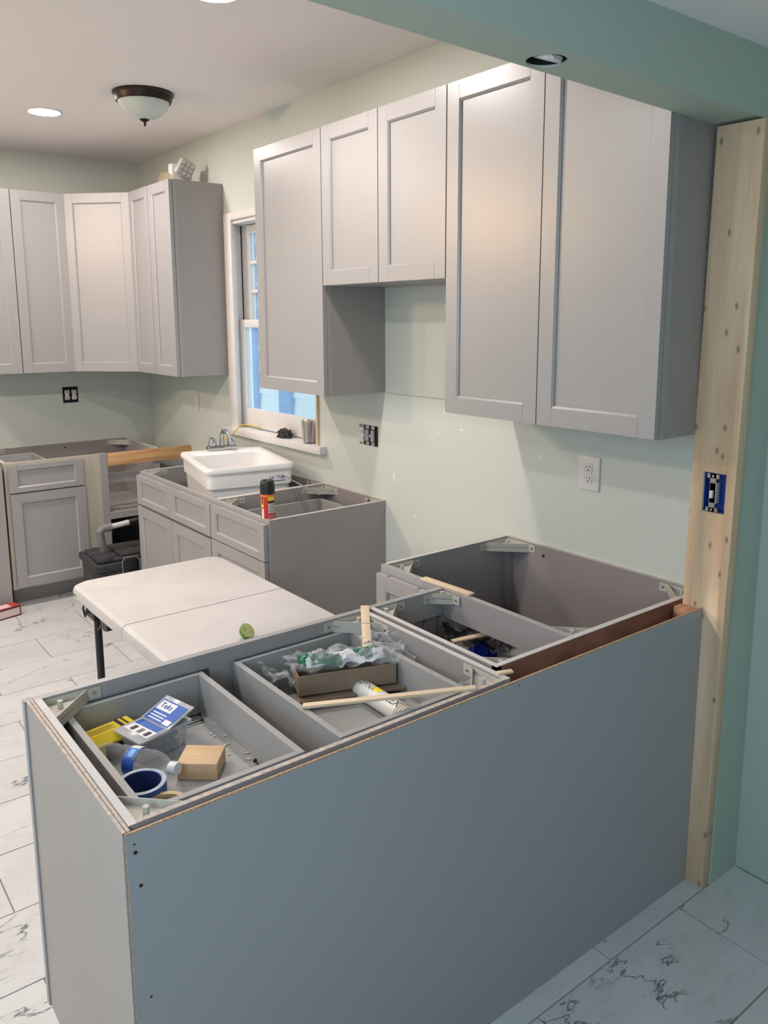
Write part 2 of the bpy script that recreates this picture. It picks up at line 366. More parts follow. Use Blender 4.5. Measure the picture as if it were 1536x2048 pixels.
# hole for a recessed light in the header underside
hc = Vector((-.862, -.906, 0))
boolean_cut(hdr, MB().cyl((hc.x, hc.y, 2.0), (hc.x, hc.y, 2.34), .043, seg=28))
jb = thing('recessed_light_housing', 'open round light hole in the beam underside with bare white can edge and wires', 'light housing', (hc.x, hc.y, hz(hc.x)))
m_ = Matrix.Rotation(.35, 4, 'X') @ Matrix.Translation((.008, .008, .002))
MB().lathe([(.030, 0), (.032, .012), (.026, .014), (.0, .016)], 24, m_).obj('can_edge', OUTW, jb)
MB().tube([(-.02, -.02, .012), (-.012, -.03, -.004), (.008, -.029, -.006), (.02, -.015, .014)], .002).obj('wire', OUTW, jb)
MB().lathe([(.0425, .004), (.0425, .11), (.001, .1105)], 28).obj('hole_shade', DARK, jb)  # near-black lining paints in the shade inside the hole
# spackle dabs and scars on the window wall
for (y, z, a, b) in [(.36, 1.325, .010, .016), (.39, 1.23, .008, .007), (.26, 1.255, .011, .008), (.70, .99, .010, .030), (-.16, 1.20, .006, .012), (.05, 1.30, .006, .004), (.55, .84, .012, .007)]:
    me = MB(); n = 10
    pts = [Vector((-.0012, a*(.7+.5*random.random())*math.cos(2*PI*i/n), b*(.7+.5*random.random())*math.sin(2*PI*i/n))) for i in range(n)]
    c = me.bm.verts.new((-.003, 0, 0)); vs = [me.bm.verts.new((0.0005, p.y, p.z)) for p in pts]
    for i in range(n): me.bm.faces.new((c, vs[i], vs[(i+1) % n]))
    me.obj('spackle_dab', SPACK, wwin, (0, y, z))

MB().box(-.0004, .0, 1.3715, .0002, .761, 1.3728).obj('drywall_seam', SLOT, wwin, smooth=False)

# ------------------------------------------------------------------ neighbouring house outside the window
nb = thing('neighbour_house', 'pale blue clapboard house wall with blue trim seen through the window', 'building', (1.6, 4.2, 0))
z = -.6
while z < 4.4:
    MB().prism([(0, z), (.03, z), (.012, z+.205), (0, z+.205)], 'y', -4.0, .60, Matrix.Scale(-1, 4, (1, 0, 0))).obj('clapboard', SIDING, nb); z += .2
for (y0, y1) in [(-.04, .175), (.58, .655)]: MB().box(-.055, y0, -.6, -.005, y1, 4.4).obj('blue_trim_board', BLUET, nb)
for (y0, y1, xx) in [(.655, .70, -.05), (.72, .77, -.035), (.79, .84, -.05), (.86, 1.6, -.03)]: MB().box(xx, y0, -.6, 0, y1, 4.4).obj('corner_board', SIDING, nb)
MB().box(0.0, -4.0, -.6, .1, 1.6, 4.4).obj('sheathing', SIDING, nb)

# ------------------------------------------------------------------ window
win = bpy.data.objects.new('window_1', None); COL.objects.link(win); struct(win); win['label'] = 'white double-hung window with divided upper sash above the utility sink'
MB().box(-.016, 2.176, WZ0, .0, WY1+.0, 2.291, .002).obj('casing', WHITE, win)
MB().box(-.016, WY0, 2.252, 0, 2.176, 2.291, .002).obj('casing', WHITE, win)
MB().box(.0, 2.205, WZ0, .03, WY1, WZ1, .002).box(.03, 2.245, WZ0, .12, WY1, WZ1).obj('jamb', WHITE, win)
MB().box(.0, WY0, WZ0, .12, 1.338, WZ1, .002).obj('jamb', WHITE, win)
MB().box(.0, 1.338, 2.232, .12, 2.205, WZ1, .002).obj('head_jamb', WHITE, win)
MB().box(.083, 2.232, 1.69, .087, 2.2455, 2.232).obj('track_slot', SLOT, win)
MB().box(-.012, WY0-.006, WZ0, .0, WY0+.008, 2.25).obj('raw_strip', PINEX, win)
def sash(name, x, y0, y1, z0, z1, st, rb, rt, rows=1, cols=1):
    s = MB(); t = .035
    s.box(x, y0, z0, x+t, y0+st, z1, .002).box(x, y1-st, z0, x+t, y1, z1, .002).box(x, y0+st-.001, z0, x+t, y1-st+.001, z0+rb, .002).box(x, y0+st-.001, z1-rt, x+t, y1-st+.001, z1, .002)
    o = s.obj(name, WHITE, win)
    a, b = z0+rb, z1-rt
    for i in range(1, rows): MB().box(x+.003, y0+st, a+(b-a)*i/rows-.009, x+t-.003, y1-st, a+(b-a)*i/rows+.009, .003).obj('muntin', WHITE, o)
    for i in range(1, cols): MB().box(x+.004, y0+st+(y1-y0-2*st)*i/cols-.009, a, x+t-.004, y0+st+(y1-y0-2*st)*i/cols+.009, b, .003).obj('muntin', WHITE, o)
    for i in range(rows):
        for j in range(cols):
            c0 = y0+st+(y1-y0-2*st)*j/cols; c1 = y0+st+(y1-y0-2*st)*(j+1)/cols
            MB().box(x+t*.5, c0, a+(b-a)*i/rows, x+t*.5+.003, c1, a+(b-a)*(i+1)/rows).obj('pane', GLASS, o)
sash('lower_sash', .045, 1.34, 2.226, 1.074, 1.697, .055, .108, .045)
sash('upper_sash', .084, 1.34, 2.244, 1.66, 2.228, .093, .035, .045, 3, 3)
MB().box(-.04, 1.25, 1.027, .12, 2.315, WZ0, .003).obj('window_stool', WHITE, win)

# ------------------------------------------------------------------ cabinet parts
def shaker(name, parent, x0, z0, wd, h, yf, m=None, n=1, rail=.062, t=.020, sub='door_panel', rail_v=None):
    """framed front: x0,z0 lower left in the cabinet's own frame, yf the y of its back"""
    m = m or CAB; c = .0065; g = .0012; rv = rail_v or rail
    b = MB()
    b.prism([(0, 0), (0, -t), (rail-c, -t), (rail, -t+c), (rail, 0)], 'z', 0, h)
    b.prism([(wd, 0), (wd, -t), (wd-rail+c, -t), (wd-rail, -t+c), (wd-rail, 0)], 'z', 0, h)
    def rails(a, e):
        b.prism([(0, 0), (-t, 0), (-t, rv-c), (-t+c, rv), (0, rv)], 'x', a-c+g, e+c-g)
        b.prism([(0, h), (-t, h), (-t, h-rv+c), (-t+c, h-rv), (0, h-rv)], 'x', a-c+g, e+c-g)
    if n == 1: rails(rail, wd-rail); spans = [(rail, wd-rail)]
    else:
        ms = .05; mid = wd/2
        b.prism([(mid-ms, 0), (mid-ms, -t+c), (mid-ms+c, -t), (mid+ms-c, -t), (mid+ms, -t+c), (mid+ms, 0)], 'z', 0, h)
        rails(rail, mid-ms); rails(mid+ms, wd-rail); spans = [(rail, mid-ms), (mid+ms, wd-rail)]
    o = b.obj(name, m, parent, (x0, yf, z0), smooth=False)
    for a, e in spans: MB().box(a-.008, -t+.010, rv-.008, e+.008, -t+.015, h-rv+.008).obj(sub, m, o, smooth=False)
    return o
BR = {}
def bracket_mesh(L=.10):
    if L in BR: return BR[L]
    b = MB(); t = .002
    b.prism([(0, 0), (L, 0), (0, L)], 'z', -.016, -.014)
    b.box(0, 0, -.016, L, t, 0); b.box(0, 0, -.016, t, L, 0)
    d = Vector((-1, 1, 0)).normalized(); nrm = Vector((-1, -1, 0)).normalized()
    A = Vector((L, 0, 0)); Bp = Vector((0, L, 0)); k = nrm*t
    b.prism([(A.x, A.y), (Bp.x, Bp.y), ((Bp+k).x, (Bp+k).y), ((A+k).x, (A+k).y)], 'z', -.032, 0)
    b.box(L, 0, -.028, L+.028, t, -.001); b.box(0, L, -.028, t, L+.028, -.001)
    b.cyl((L*.30, L*.30, -.016), (L*.30, L*.30, .004), .006, seg=12)
    BR[L] = b.mesh('corner_bracket'); return BR[L]
scr_me = MB().cyl((0, 0, 0), (0, 0, .003), .0045, .003, 10).mesh('bracket_screw')
def bracket(parent, x, y, rz, zt=None, L=.10, m=None):
    o = link('corner_bracket', bracket_mesh(L), m or BRACK, parent, (x, y, (zt if zt else H-.006)), (0, 0, rz))
    link('screw', scr_me, STEEL, o, (L+.014, .002, -.014), (-PI/2, 0, 0)); link('screw', scr_me, STEEL, o, (.002, L+.014, -.014), (0, PI/2, 0))
    return o
def carcass(c, wd, d=.59, h=H, toe=.11, toeset=.075, left=True, right=True, back=True, st=.016, lm=None, back_h=None, braces=True):
    """open-topped base box: width along +x, back at y=0, front towards -y"""
    prof = [(0, 0), (-d+toeset, 0), (-d+toeset, toe), (-d, toe), (-d, h), (0, h)]
    for on, a in ((left, 0), (right, wd-st)):
        if on:
            s = MB().prism(prof, 'x', a, a+st).obj('side_panel', lm or LAM, c, smooth=False)
            MB().box(a+.0006, -d, h-.0006, a+st-.0006, 0, h+.0012).obj('raw_edge', LEDGE, s, smooth=False)
    if back:
        s = MB().box(st if left else 0, -.012, toe, wd-(st if right else 0), 0, back_h or h).obj('back_panel', INT, c, smooth=False)
        MB().box(st if left else 0, -.0115, (back_h or h)-.0006, wd-(st if right else 0), -.0005, (back_h or h)+.0012).obj('raw_edge', EDGE, s, smooth=False)
    MB().box(st if left else 0, -d, toe, wd-(st if right else 0), -.012, toe+.014).obj('bottom_panel', INT, c, smooth=False)
    MB().box(0, -d+toeset-.0, 0, wd, -d+toeset+.012, toe).obj('toe_kick', LAM, c, smooth=False)
    if braces:
        e = .016
        bracket(c, e, -.012, -PI/2); bracket(c, wd-e, -.012, PI)
        bracket(c, e, -d+.001, 0); bracket(c, wd-e, -d+.001, PI/2)
def face_frame(c, wd, d=.59, h=H, toe=.11, th=.02, top=.04, bot=.04, sw=.04, mids=(), rails=(), m=None):
    b = MB(); m = m or CAB
    b.box(0, -d-th, toe, sw, -d, h, .0008); b.box(wd-sw, -d-th, toe, wd, -d, h, .0008)
    b.box(sw, -d-th, h-top, wd-sw, -d, h, .0008); b.box(sw, -d-th, toe, wd-sw, -d, toe+bot, .0008)
    for x, ww in mids: b.box(x-ww/2, -d-th, toe+bot, x+ww/2, -d, h-top, .0008)
    for z, hh in rails: b.box(sw, -d-th, z-hh/2, wd-sw, -d, z+hh/2, .0008)
    return b.obj('face_frame', m, c, smooth=False)
def drawer_box(parent_drawer, x0, x1, yb, yf, z0, z1, t=.015, m=None):
    """box behind a drawer front; coordinates relative to the drawer front object"""
    m = m or DRW
    for a in (x0, x1-t): MB().box(a, yf, z0, a+t, yb, z1, .001).obj('drawer_side', m, parent_drawer, smooth=False)
    MB().box(x0+t, yb-t, z0, x1-t, yb, z1, .001).obj('drawer_back', m, parent_drawer, smooth=False)
    MB().box(x0+t, yf, z0, x1-t, yf+t, z1, .001).obj('drawer_inner_front', m, parent_drawer, smooth=False)
    MB().box(x0+t, yf+t, z0+.008, x1-t, yb-t, z0+.014).obj('drawer_bottom', m, parent_drawer, smooth=False)

# ---- wall cabinets on the window wall (rotation -90 deg: width runs towards -y, front faces -x)
def upper(name, label, loc, rz, wd, z0, z1, doors, d=.303, ff=None):
    c = thing(name, label, 'wall cabinet', (loc[0], loc[1], z0), rz, 'grey wall cabinets'); h = z1-z0; dd = d-.019; st = .016
    for a in (0, wd-st): MB().box(a, -dd, 0, a+st, -.001, h).obj('side_panel', LAM, c, smooth=False)
    MB().box(st, -dd, 0, wd-st, -.014, .016).obj('bottom_panel', LAM, c, smooth=False)
    MB().box(st, -dd, h-.016, wd-st, -.014, h).obj('top_panel', LAM, c, smooth=False)
    MB().box(st, -.012, 0, wd-st, -.001, h).obj('back_panel', INT, c, smooth=False)
    b = MB(); sw = .04
    b.box(-.0005, -d, -.001, sw, -dd, h); b.box(wd-sw, -d, -.001, wd+.0005, -dd, h); b.box(sw, -d, -.001, wd-sw, -dd, .04); b.box(sw, -d, h-.04, wd-sw, -dd, h)
    b.obj('face_frame', CAB, c, smooth=False)
    g = .0022; x = 0; n = len(doors)
    for i, dw in enumerate(doors):
        shaker('door', c, x+(g if i else .002), .002, dw-(g if i else .002)-(g if i < n-1 else .002), h-.004, -d-.0025); x += dw
    return c
R90 = -PI/2
upper('wall_cabinet', 'tall grey two-door wall cabinet beside the bare wood post', (-.001, -.001), R90, .850, ZB, ZT, [.425, .425])
upper('wall_cabinet', 'short grey two-door wall cabinet above the gap for the stove', (-.001, .761), R90, .760, 1.835, ZT, [.381, .379])
upper('wall_cabinet', 'tall grey single-door wall cabinet right of the window', (-.001, 1.320), R90, .557, ZB, ZT, [.557])
upper('wall_cabinet', 'grey two-door wall cabinet left of the window with a lamp on top', (-.001, 2.902), R90, .618, ZB, ZT, [.309, .309])
upper('wall_cabinet', 'grey two-door wall cabinet on the back wall at the left edge', (-1.252, YB-.001), 0, .640, ZB, ZT, [.32, .32])
# diagonal corner wall cabinet
c = thing('corner_wall_cabinet', 'grey diagonal corner wall cabinet with a single door', 'wall cabinet', (-.001, YB-.001, ZB), 0, 'grey wall cabinets')
hh = ZT-ZB
pl = [(0, 0), (-.609, 0), (-.609, -.303), (-.303, -.609), (0, -.609)]
MB().prism(pl, 'z', 0, .016).obj('bottom_panel', LAM, c, smooth=False); MB().prism(pl, 'z', hh-.016, hh).obj('top_panel', LAM, c, smooth=False)
MB().box(-.609, -.303, .016, -.593, 0, hh-.016).obj('side_panel', LAM, c, smooth=False); MB().box(-.303, -.609, .016, 0, -.593, hh-.016).obj('side_panel', LAM, c, smooth=False)
MB().box(-.593, -.012, .016, 0, 0, hh-.016).obj('back_panel', INT, c, smooth=False); MB().box(-.012, -.593, .016, 0, -.012, hh-.016).obj('back_panel', INT, c, smooth=False)
fr = bpy.data.objects.new('x', None); dl = math.hypot(.306, .306)
dg = MB(); 
for a, e in ((0, .04), (dl-.04, dl)): dg.box(a, 0, 0, e, .018, hh)
dg.box(.04, 0, 0, dl-.04, .018, .04); dg.box(.04, 0, hh-.04, dl-.04, .018, hh)
bpy.data.objects.remove(fr)
dg.obj('face_frame', CAB, c, (-.609, -.303, 0), (0, 0, -PI/4), smooth=False)
dr = shaker('door', c, 0, 0, dl-.004, hh-.004, 0); dr.location = (-.609-.0025*.707+.002*.707, -.303-.0025*.707-.002*.707, .002); dr.rotation_euler = (0, 0, -PI/4)

# ---- sink base (window wall)
c = thing('base_cabinet', 'open-topped grey sink base cabinet under the window holding the white tub', 'base cabinet', (-.001, 2.192, 0), R90, 'grey base cabinets')
carcass(c, .917); face_frame(c, .917, rails=[(.69, .03)])
shaker('false_front', c, .004, .700, .909, .158, -.6125, n=2, rail=.055, sub='front_panel', rail_v=.038)
for a in (.004, .460): shaker('door', c, a, .125, .4525, .562, -.6125)
# ---- drawer base
c = thing('base_cabinet', 'grey drawer base cabinet with plain side beside the stove gap', 'base cabinet', (-.001, 1.274, 0), R90, 'grey base cabinets')
carcass(c, .511); face_frame(c, .511, rails=[(.69, .03)])
d1 = shaker('drawer', c, .004, .700, .499, .158, -.6125, rail=.055, sub='drawer_panel', rail_v=.038)
drawer_box(d1, .045, .455, .56, .03, .0, .115, m=DRW)
shaker('drawer', c, .004, .415, .499, .280, -.6125, sub='drawer_panel'); shaker('drawer', c, .004, .125, .499, .282, -.6125, sub='drawer_panel')
# ---- corner run cabinet between the stove gap and the peninsula
c = thing('base_cabinet', 'deep open-topped grey corner base cabinet along the wall beside the wood post', 'base cabinet', (-.001, -.001, 0), R90, 'grey base cabinets')
CW = .831
carcass(c, CW, right=False, braces=False)
s = MB().prism([(0, 0), (-.535, 0), (-.535, .11), (-.609, .11), (-.609, H), (0, H)], 'x', CW-.016, CW-.004).obj('side_panel', INT, c, smooth=False)
MB().prism([(0, 0), (-.609, 0), (-.609, H), (0, H)], 'x', CW-.004, CW).obj('plywood_back', BROWNPLY, c, smooth=False)
MB().box(CW-.018, -.609, H-.0006, CW-.0005, 0, H+.0015).obj('raw_edge', LEDGE, c, smooth=False)
b = MB(); b.box(0, -.609, .11, .03, -.59, H, .0008); b.box(.03, -.609, H-.092, CW-.016, -.59, H, .0008); b.box(.27, -.609, .11, .31, -.59, H-.092, .0008); b.obj('face_frame', CAB, c, smooth=False)
shaker('door', c, .004, .125, .268, .725, -.6125, rail=.058)
bracket(c, .016, -.012, -PI/2, L=.115); bracket(c, .016, -.589, 0, L=.11); bracket(c, CW-.016, -.012, PI, L=.10); bracket(c, CW-.016, -.589, PI/2, L=.10)
MB().box(.018, -.03, .60, .05, -.012, H-.04).obj('corner_cleat', INT, c, smooth=False)
for x, zz in ((.20, H-.035), (.735, H-.035)): MB().cyl((x, -.0118, zz), (x, -.0135, zz), .006, seg=12).obj('screw_hole', SLOT, c)

# ------------------------------------------------------------------ peninsula
# big two-drawer base, front faces +y (rotation 180 deg: width runs towards -x)
AX1, AX0, YBK = -.912, -1.815, -.893
c = thing('base_cabinet', 'open-topped grey peninsula cabinet with two cluttered drawers', 'base cabinet', (AX1, YBK, 0), PI, 'grey base cabinets')
AW = AX1-AX0; AD = .57
carcass(c, AW, d=AD, lm=LAM)
b = MB(); d = AD; wd = AW
b.box(0, -d-.02, .11, .04, -d, H, .0008); b.box(wd-.04, -d-.02, .11, wd, -d, H, .0008); b.box(.04, -d-.02, H-.04, wd-.04, -d, H, .0008); b.box(.04, -d-.02, .11, wd-.04, -d, .15, .0008); b.box(wd/2-.035, -d-.02, .15, wd/2+.035, -d, H-.04, .0008); b.box(.04, -d-.02, .675, wd-.04, -d, .705, .0008)
b.obj('face_frame', CAB, c, smooth=False)
for i, (a, lo, hi) in enumerate(((.004, AX1+.97, AX1+1.337), (wd/2+.002, AX1+1.424, AX1+1.763))):
    dr = shaker('drawer', c, a, .700, wd/2-.006, .158, -d-.0225, rail=.055, sub='drawer_panel', rail_v=.038)
    X = lambda wx: (AX1-wx)-a
    lo_, hi_ = ((X(-.970), X(-1.338)) if i == 0 else (X(-1.424), X(-1.764)))
    drawer_box(dr, lo_, hi_, AD+.0225-.078, .030, .028, .138)
    shaker('door', c, a, .125, wd/2-.006, .562, -d-.0225)
# skins: layered end panel and long back panel
e = thing('finishing_panel', 'light grey layered finishing panel on the free end of the peninsula', 'panel', (-1.83, -.60, 0))
MB().prism([(-.306, 0), (.21, 0), (.21, .11), (.285, .11), (.285, H-.001), (-.306, H-.001)], 'x', 0, .0065).obj('outer_skin', END, e, smooth=False)
MB().prism([(-.306, 0), (.21, 0), (.21, .11), (.285, .11), (.285, H-.002), (-.306, H-.002)], 'x', .0075, .0142).obj('inner_skin', END, e, smooth=False)
for a in (.0003, .0078): MB().box(a, -.306, H-.0025, a+.0058, .285, H+.0008).obj('raw_edge', EDGE, e, smooth=False)
MB().box(-.004, .285, .11, .0145, .305, H-.001, .001).obj('front_stile', PANEL, e, smooth=False)
p = thing('back_panel_board', 'long blue-grey finished board covering the back of the peninsula', 'panel', (-1.0, YP, 0))
bp = MB().box(-.826, 0, 0, .866, .0048, H-.004).obj('board', PANEL, p, smooth=False)
MB().box(-.826, .0006, H-.0042, .866, .0046, H-.0005).obj('raw_edge', RAWE, p, smooth=False)
MB().box(-.8266, .0004, 0, -.8255, .0046, H-.001).obj('raw_edge', RAWE, p, smooth=False)
for (x, zz, r) in [(-.812, .838, .0035), (-.813, .853, .0018), (-.806, .775, .0033), (-.80, .56, .002), (.10, .862, .0018)]: MB().cyl((x, .0005, zz), (x, -.0006, zz), r, seg=10).obj('nail_hole', SLOT, p)
# slim cabinet turning the corner, right side open
c = thing('base_cabinet', 'slim open-topped grey peninsula cabinet with plastic scraps inside', 'base cabinet', (-.6125, -.832, 0), PI, 'grey base cabinets')
BW = .283; BD = .512
carcass(c, BW, d=BD, left=False, back=False, braces=False)
bk = MB().box(0, -.016, 0, BW, -.0, H).obj('plywood_back', BROWNPLY, c, smooth=False); MB().box(0, -.0155, H-.0006, BW-.001, -.0005, H+.0015).obj('raw_edge', LEDGE, bk, smooth=False)
b = MB(); b.box(BW-.04, -BD-.02, .11, BW, -BD, H, .0008); b.box(0, -BD-.02, H-.085, BW-.04, -BD, H, .0008); b.box(0, -BD-.02, .11, BW-.04, -BD, .15, .0008); b.obj('face_frame', CAB, c, smooth=False)
dd = shaker('door', c, .004, .125, BW-.008, .70, -BD-.0225, rail=.055)
MB().box(.012, 0, .56, .05, .004, .60).box(.012, .004, .565, .02, .03, .595).obj('hinge', STEEL, dd)
bracket(c, BW-.016, -.002, PI, L=.085); bracket(c, BW-.016, -BD+.001, PI/2, L=.085); bracket(c, .002, -BD+.001, 0, L=.05)
# filler block in the void behind the corner cabinet, at the post
tag(MB().box(-.175, -.900, .70, -.138, -.842, .870, .002).obj('wood_block', REDW), 'short reddish lumber block wedged between the back panel and the wood post', 'wood block')

# ------------------------------------------------------------------ back wall base cabinets
c = thing('base_cabinet', 'grey blind-corner base cabinet on the back wall with one drawer and door', 'base cabinet', (-1.150, YB-.001, 0), 0, 'grey base cabinets')
DW = .940
carcass(c, DW)
sw = .02
b = MB(); D_ = .59
b.box(0, -D_-.02, .11, .022, -D_, H, .0008); b.box(.435, -D_-.02, .11, .555, -D_, H, .0008); b.box(.022, -D_-.02, H-.03, .435, -D_, H, .0008); b.box(.022, -D_-.02, .11, .435, -D_, .14, .0008); b.box(.022, -D_-.02, .68, .435, -D_, .705, .0008)
b.obj('face_frame', RAWFF, c, smooth=False)
MB().box(.552, -D_-.028, .11, .598, -D_+.02, H, .001).obj('blind_stile', CAB, c, smooth=False)
b = MB(); b.box(.90, -D_-.02, .11, DW, -D_, H); b.box(.598, -D_-.02, .11, .90, -D_, .15); b.obj('blind_frame', CAB, c, smooth=False)
dr = shaker('drawer', c, .018, .700, .428, .162, -.6125, rail=.055, sub='drawer_panel', rail_v=.036)
drawer_box(dr, .03, .27, .50, .03, .02, .15)
shaker('door', c, .022, .125, .428, .566, -.6125)
MB().box(.016, -.58, .475, DW-.016, -.014, .495).obj('shelf', LAM, c, smooth=False)
MB().box(.598, -.62, .455, .90, -.585, .497).obj('shelf_edge', CAB, c, smooth=False)
MB().box(.598, -.50, .66, .90, -.482, .725).obj('inner_rail', CAB, c, smooth=False)
for x in (.14, .52): MB().cyl((x, -.0118, H-.03), (x, -.0135, H-.03), .006, seg=12).obj('screw_hole', SLOT, c)
c = thing('end_cabinet', 'grey full-height cabinet end panel at the left edge beside the drawer cabinet', 'base cabinet', (-1.60, YB-.001, 0), 0, 'grey base cabinets')
MB().box(0, -.63, 0, .436, -.612, H-.02).obj('front_panel', CAB, c, smooth=False); MB().box(0, -.612, 0, .016, 0, H-.02).obj('side_panel', LAM, c, smooth=False); MB().box(.42, -.612, .11, .436, 0, H-.02).obj('side_panel', LAM, c, smooth=False); MB().box(.016, -.012, 0, .42, 0, H-.02).obj('back_panel', INT, c, smooth=False)
tag(MB().box(-.551, 2.872, .80, -.003, 2.892, .878, .001).obj('ledger_board', FIR), 'knotty brown wooden ledger board bridging the blind corner to the wall', 'board')

# ------------------------------------------------------------------ wood post (lumber on the end of the wing wall)
post = MB().box(0, -.134, 0, .0385, 0, 2.203, .003).obj('wood_post', PINE, None, (XB, -.832, 0), (math.radians(.75), 0, 0))
tag(post, 'knotty bare pine board standing at the end of the wing wall', 'wood post')
bx0, bx1, bz0, bz1 = -.885, -.955, 1.158, 1.272
boolean_cut(post, MB().box(XB-.02, bx1, bz0, XB+.03, bx0, bz1))
if not post.data.materials: post.data.materials.append(PINE)
sb = thing('switch_box', 'blue electrical box with a bare grey switch set in the wood post', 'switch', (XB+.004, -.920, 1.215))
yy = .032; zz = .055
for (a, b_, c_, d_, e_, f_) in [(0, -yy, -zz, .022, -yy+.0025, zz), (0, yy-.0025, -zz, .022, yy, zz), (0, -yy, -zz, .022, yy, -zz+.0025), (0, -yy, zz-.0025, .022, yy, zz), (.0215, -yy, -zz, .024, yy, zz)]:
    MB().box(a, b_, c_, d_, e_, f_).obj('box_wall', BLUEB, sb, smooth=False)
MB().box(-.006, -.006, -.054, -.003, .012, .054).box(-.006, -.015, .042, -.003, .021, .054).box(-.006, -.015, -.054, -.003, .021, -.042).obj('yoke', STEEL, sb, smooth=False)
MB().box(-.006, -.009, -.030, .016, .013, .030, .002).obj('switch_body', OUTG, sb)
MB().box(-.016, -.002, -.014, -.005, .007, .008, .002).obj('toggle', OUTW, sb)
for q in (.048, -.048): MB().cyl((-.0058, .003, q), (-.0075, .003, q), .004, seg=10).obj('screw', STEEL, sb)

# ------------------------------------------------------------------ outlets and switches on the walls
def receptacle(parent, y, z, m, horiz=None):
    """one duplex receptacle facing -x at (0,y,z) in the parent's frame"""
    r = MB()
    for dz in (.019, -.019): r.box(-.004, y-.016, z+dz-.014, .0, y+.016, z+dz+.014, .0035)
    r.box(-.002, y-.012, z-.03, .006, y+.012, z+.03)
    o = r.obj('receptacle', m, parent)
    sl = MB()
    for dz in (.019, -.019):
        sl.box(-.0046, y-.0075, z+dz-.001, -.003, y-.0055, z+dz+.008); sl.box(-.0046, y+.0055, z+dz, -.003, y+.0075, z+dz+.007); sl.cyl((-.0046, y, z+dz-.007), (-.003, y, z+dz-.007), .0027, seg=10)
    sl.obj('slots', SLOT, o)
    return o
o = thing('wall_outlet', 'white plated duplex outlet on the wall below the tall two-door cabinet', 'outlet', (-.001, -.386, 1.176))
MB().box(-.006, -.044, -.060, 0, .044, .060, .003).obj('cover_plate', OUTW, o); receptacle(o, 0, 0, OUTW).location = (-.005, 0, 0)
o = thing('wall_switch_box', 'unplated three-gang box with a white receptacle and two grey switches', 'outlet', (-.001, .889, 1.165))
MB().box(-.001, -.070, -.047, 0.0005, .070, .047).obj('box_opening', DARK, o, smooth=False)
MB().box(-.014, .028, -.034, 0, .062, .036, .003).obj('receptacle', OUTW, o)
s_ = MB()
for dz in (.018, -.018): s_.box(-.0146, .037, dz-.003, -.0135, .039, dz+.006).box(-.0146, .050, dz-.003, -.0135, .052, dz+.006).cyl((-.0146, .0445, dz-.008), (-.0135, .0445, dz-.008), .002, seg=8)
s_.obj('slots', SLOT, o)
for y in (.004, -.038):
    MB().box(-.010, y-.010, -.026, 0, y+.012, .026, .002).obj('switch_body', OUTG, o); MB().box(-.004, y-.012, -.046, -.002, y+.014, -.030).box(-.004, y-.012, .030, -.002, y+.014, .046).obj('yoke', STEEL, o)
    MB().box(-.022, y+.001, -.004, -.009, y+.008, .007, .002).obj('toggle', OUTW, o)
MB().box(-.004, .03, .038, -.002, .06, .046).box(-.004, .03, -.046, -.002, .06, -.037).obj('yoke', STEEL, o)
o = thing('wall_switch', 'small white plated switch on the window wall near the corner', 'switch', (-.001, 2.758, 1.168))
MB().box(-.006, -.036, -.058, 0, .036, .058, .003).obj('cover_plate', OUTW, o); MB().box(-.009, -.016, -.033, -.005, .016, .033, .002).obj('rocker', OUTW, o)
o = thing('wall_outlet', 'two unplated white duplex outlets in a black square opening on the back wall', 'outlet', (-.566, YB-.001, 1.200), -PI/2)
# local frame: outlet faces local -x  -> rotate so it faces world -y
o.rotation_euler = (0, 0, PI/2)
MB().box(-.001, -.050, -.053, .0005, .050, .053).obj('box_opening', DARK, o, smooth=False)
for y in (-.023, .023): receptacle(o, y, 0, OUTW).location = (-.004, 0, 0)

# ------------------------------------------------------------------ ceiling lights
def recessed(x, y, label, energy=True):
    t = thing('recessed_light', label, 'ceiling light', (x, y, ZC), 0, 'recessed ceiling lights')
    MB().lathe([(.088, 0), (.088, -.003), (.078, -.006), (.074, -.003)], 32).obj('trim_ring', OUTW, t)
    MB().disc((0, 0, -.0045), .0745, 32).obj('lamp_disc', LAMPM, t, recalc=False)
recessed(-.915, 2.432, 'bright recessed ceiling light near the back left corner')
recessed(-.909, .485, 'bright recessed ceiling light nearest the beam above the folding table')
recessed(-2.25, .485, 'recessed ceiling light left of the frame, middle column, nearer the beam')
recessed(-2.25, 2.432, 'recessed ceiling light left of the frame, middle column, nearer the back wall')
recessed(-3.60, .485, 'recessed ceiling light left of the frame, far column, nearer the beam')
recessed(-3.60, 2.432, 'recessed ceiling light left of the frame, far column, nearer the back wall')
t = thing('flush_ceiling_light', 'unlit dome ceiling light with dark bronze rim and white glass bowl', 'ceiling light', (-.641, 1.795, ZC))
MB().lathe([(0.001, 0), (.140, 0), (.141, -.008), (.134, -.014), (.131, -.03), (.126, -.042), (.120, -.043), (.118, -.03), (.001, -.028)], 40).obj('rim', BRONZE, t)
MB().lathe([(.121, -.036), (.112, -.060), (.092, -.086), (.062, -.106), (.03, -.117), (.001, -.120)], 40).obj('glass_bowl', OPAL, t)
MB().lathe([(.001, -.117), (.022, -.117), (.023, -.121), (.012, -.127), (.006, -.131), (.0075, -.138), (.006, -.146), (.001, -.149)], 20).obj('finial', BRONZE, t)

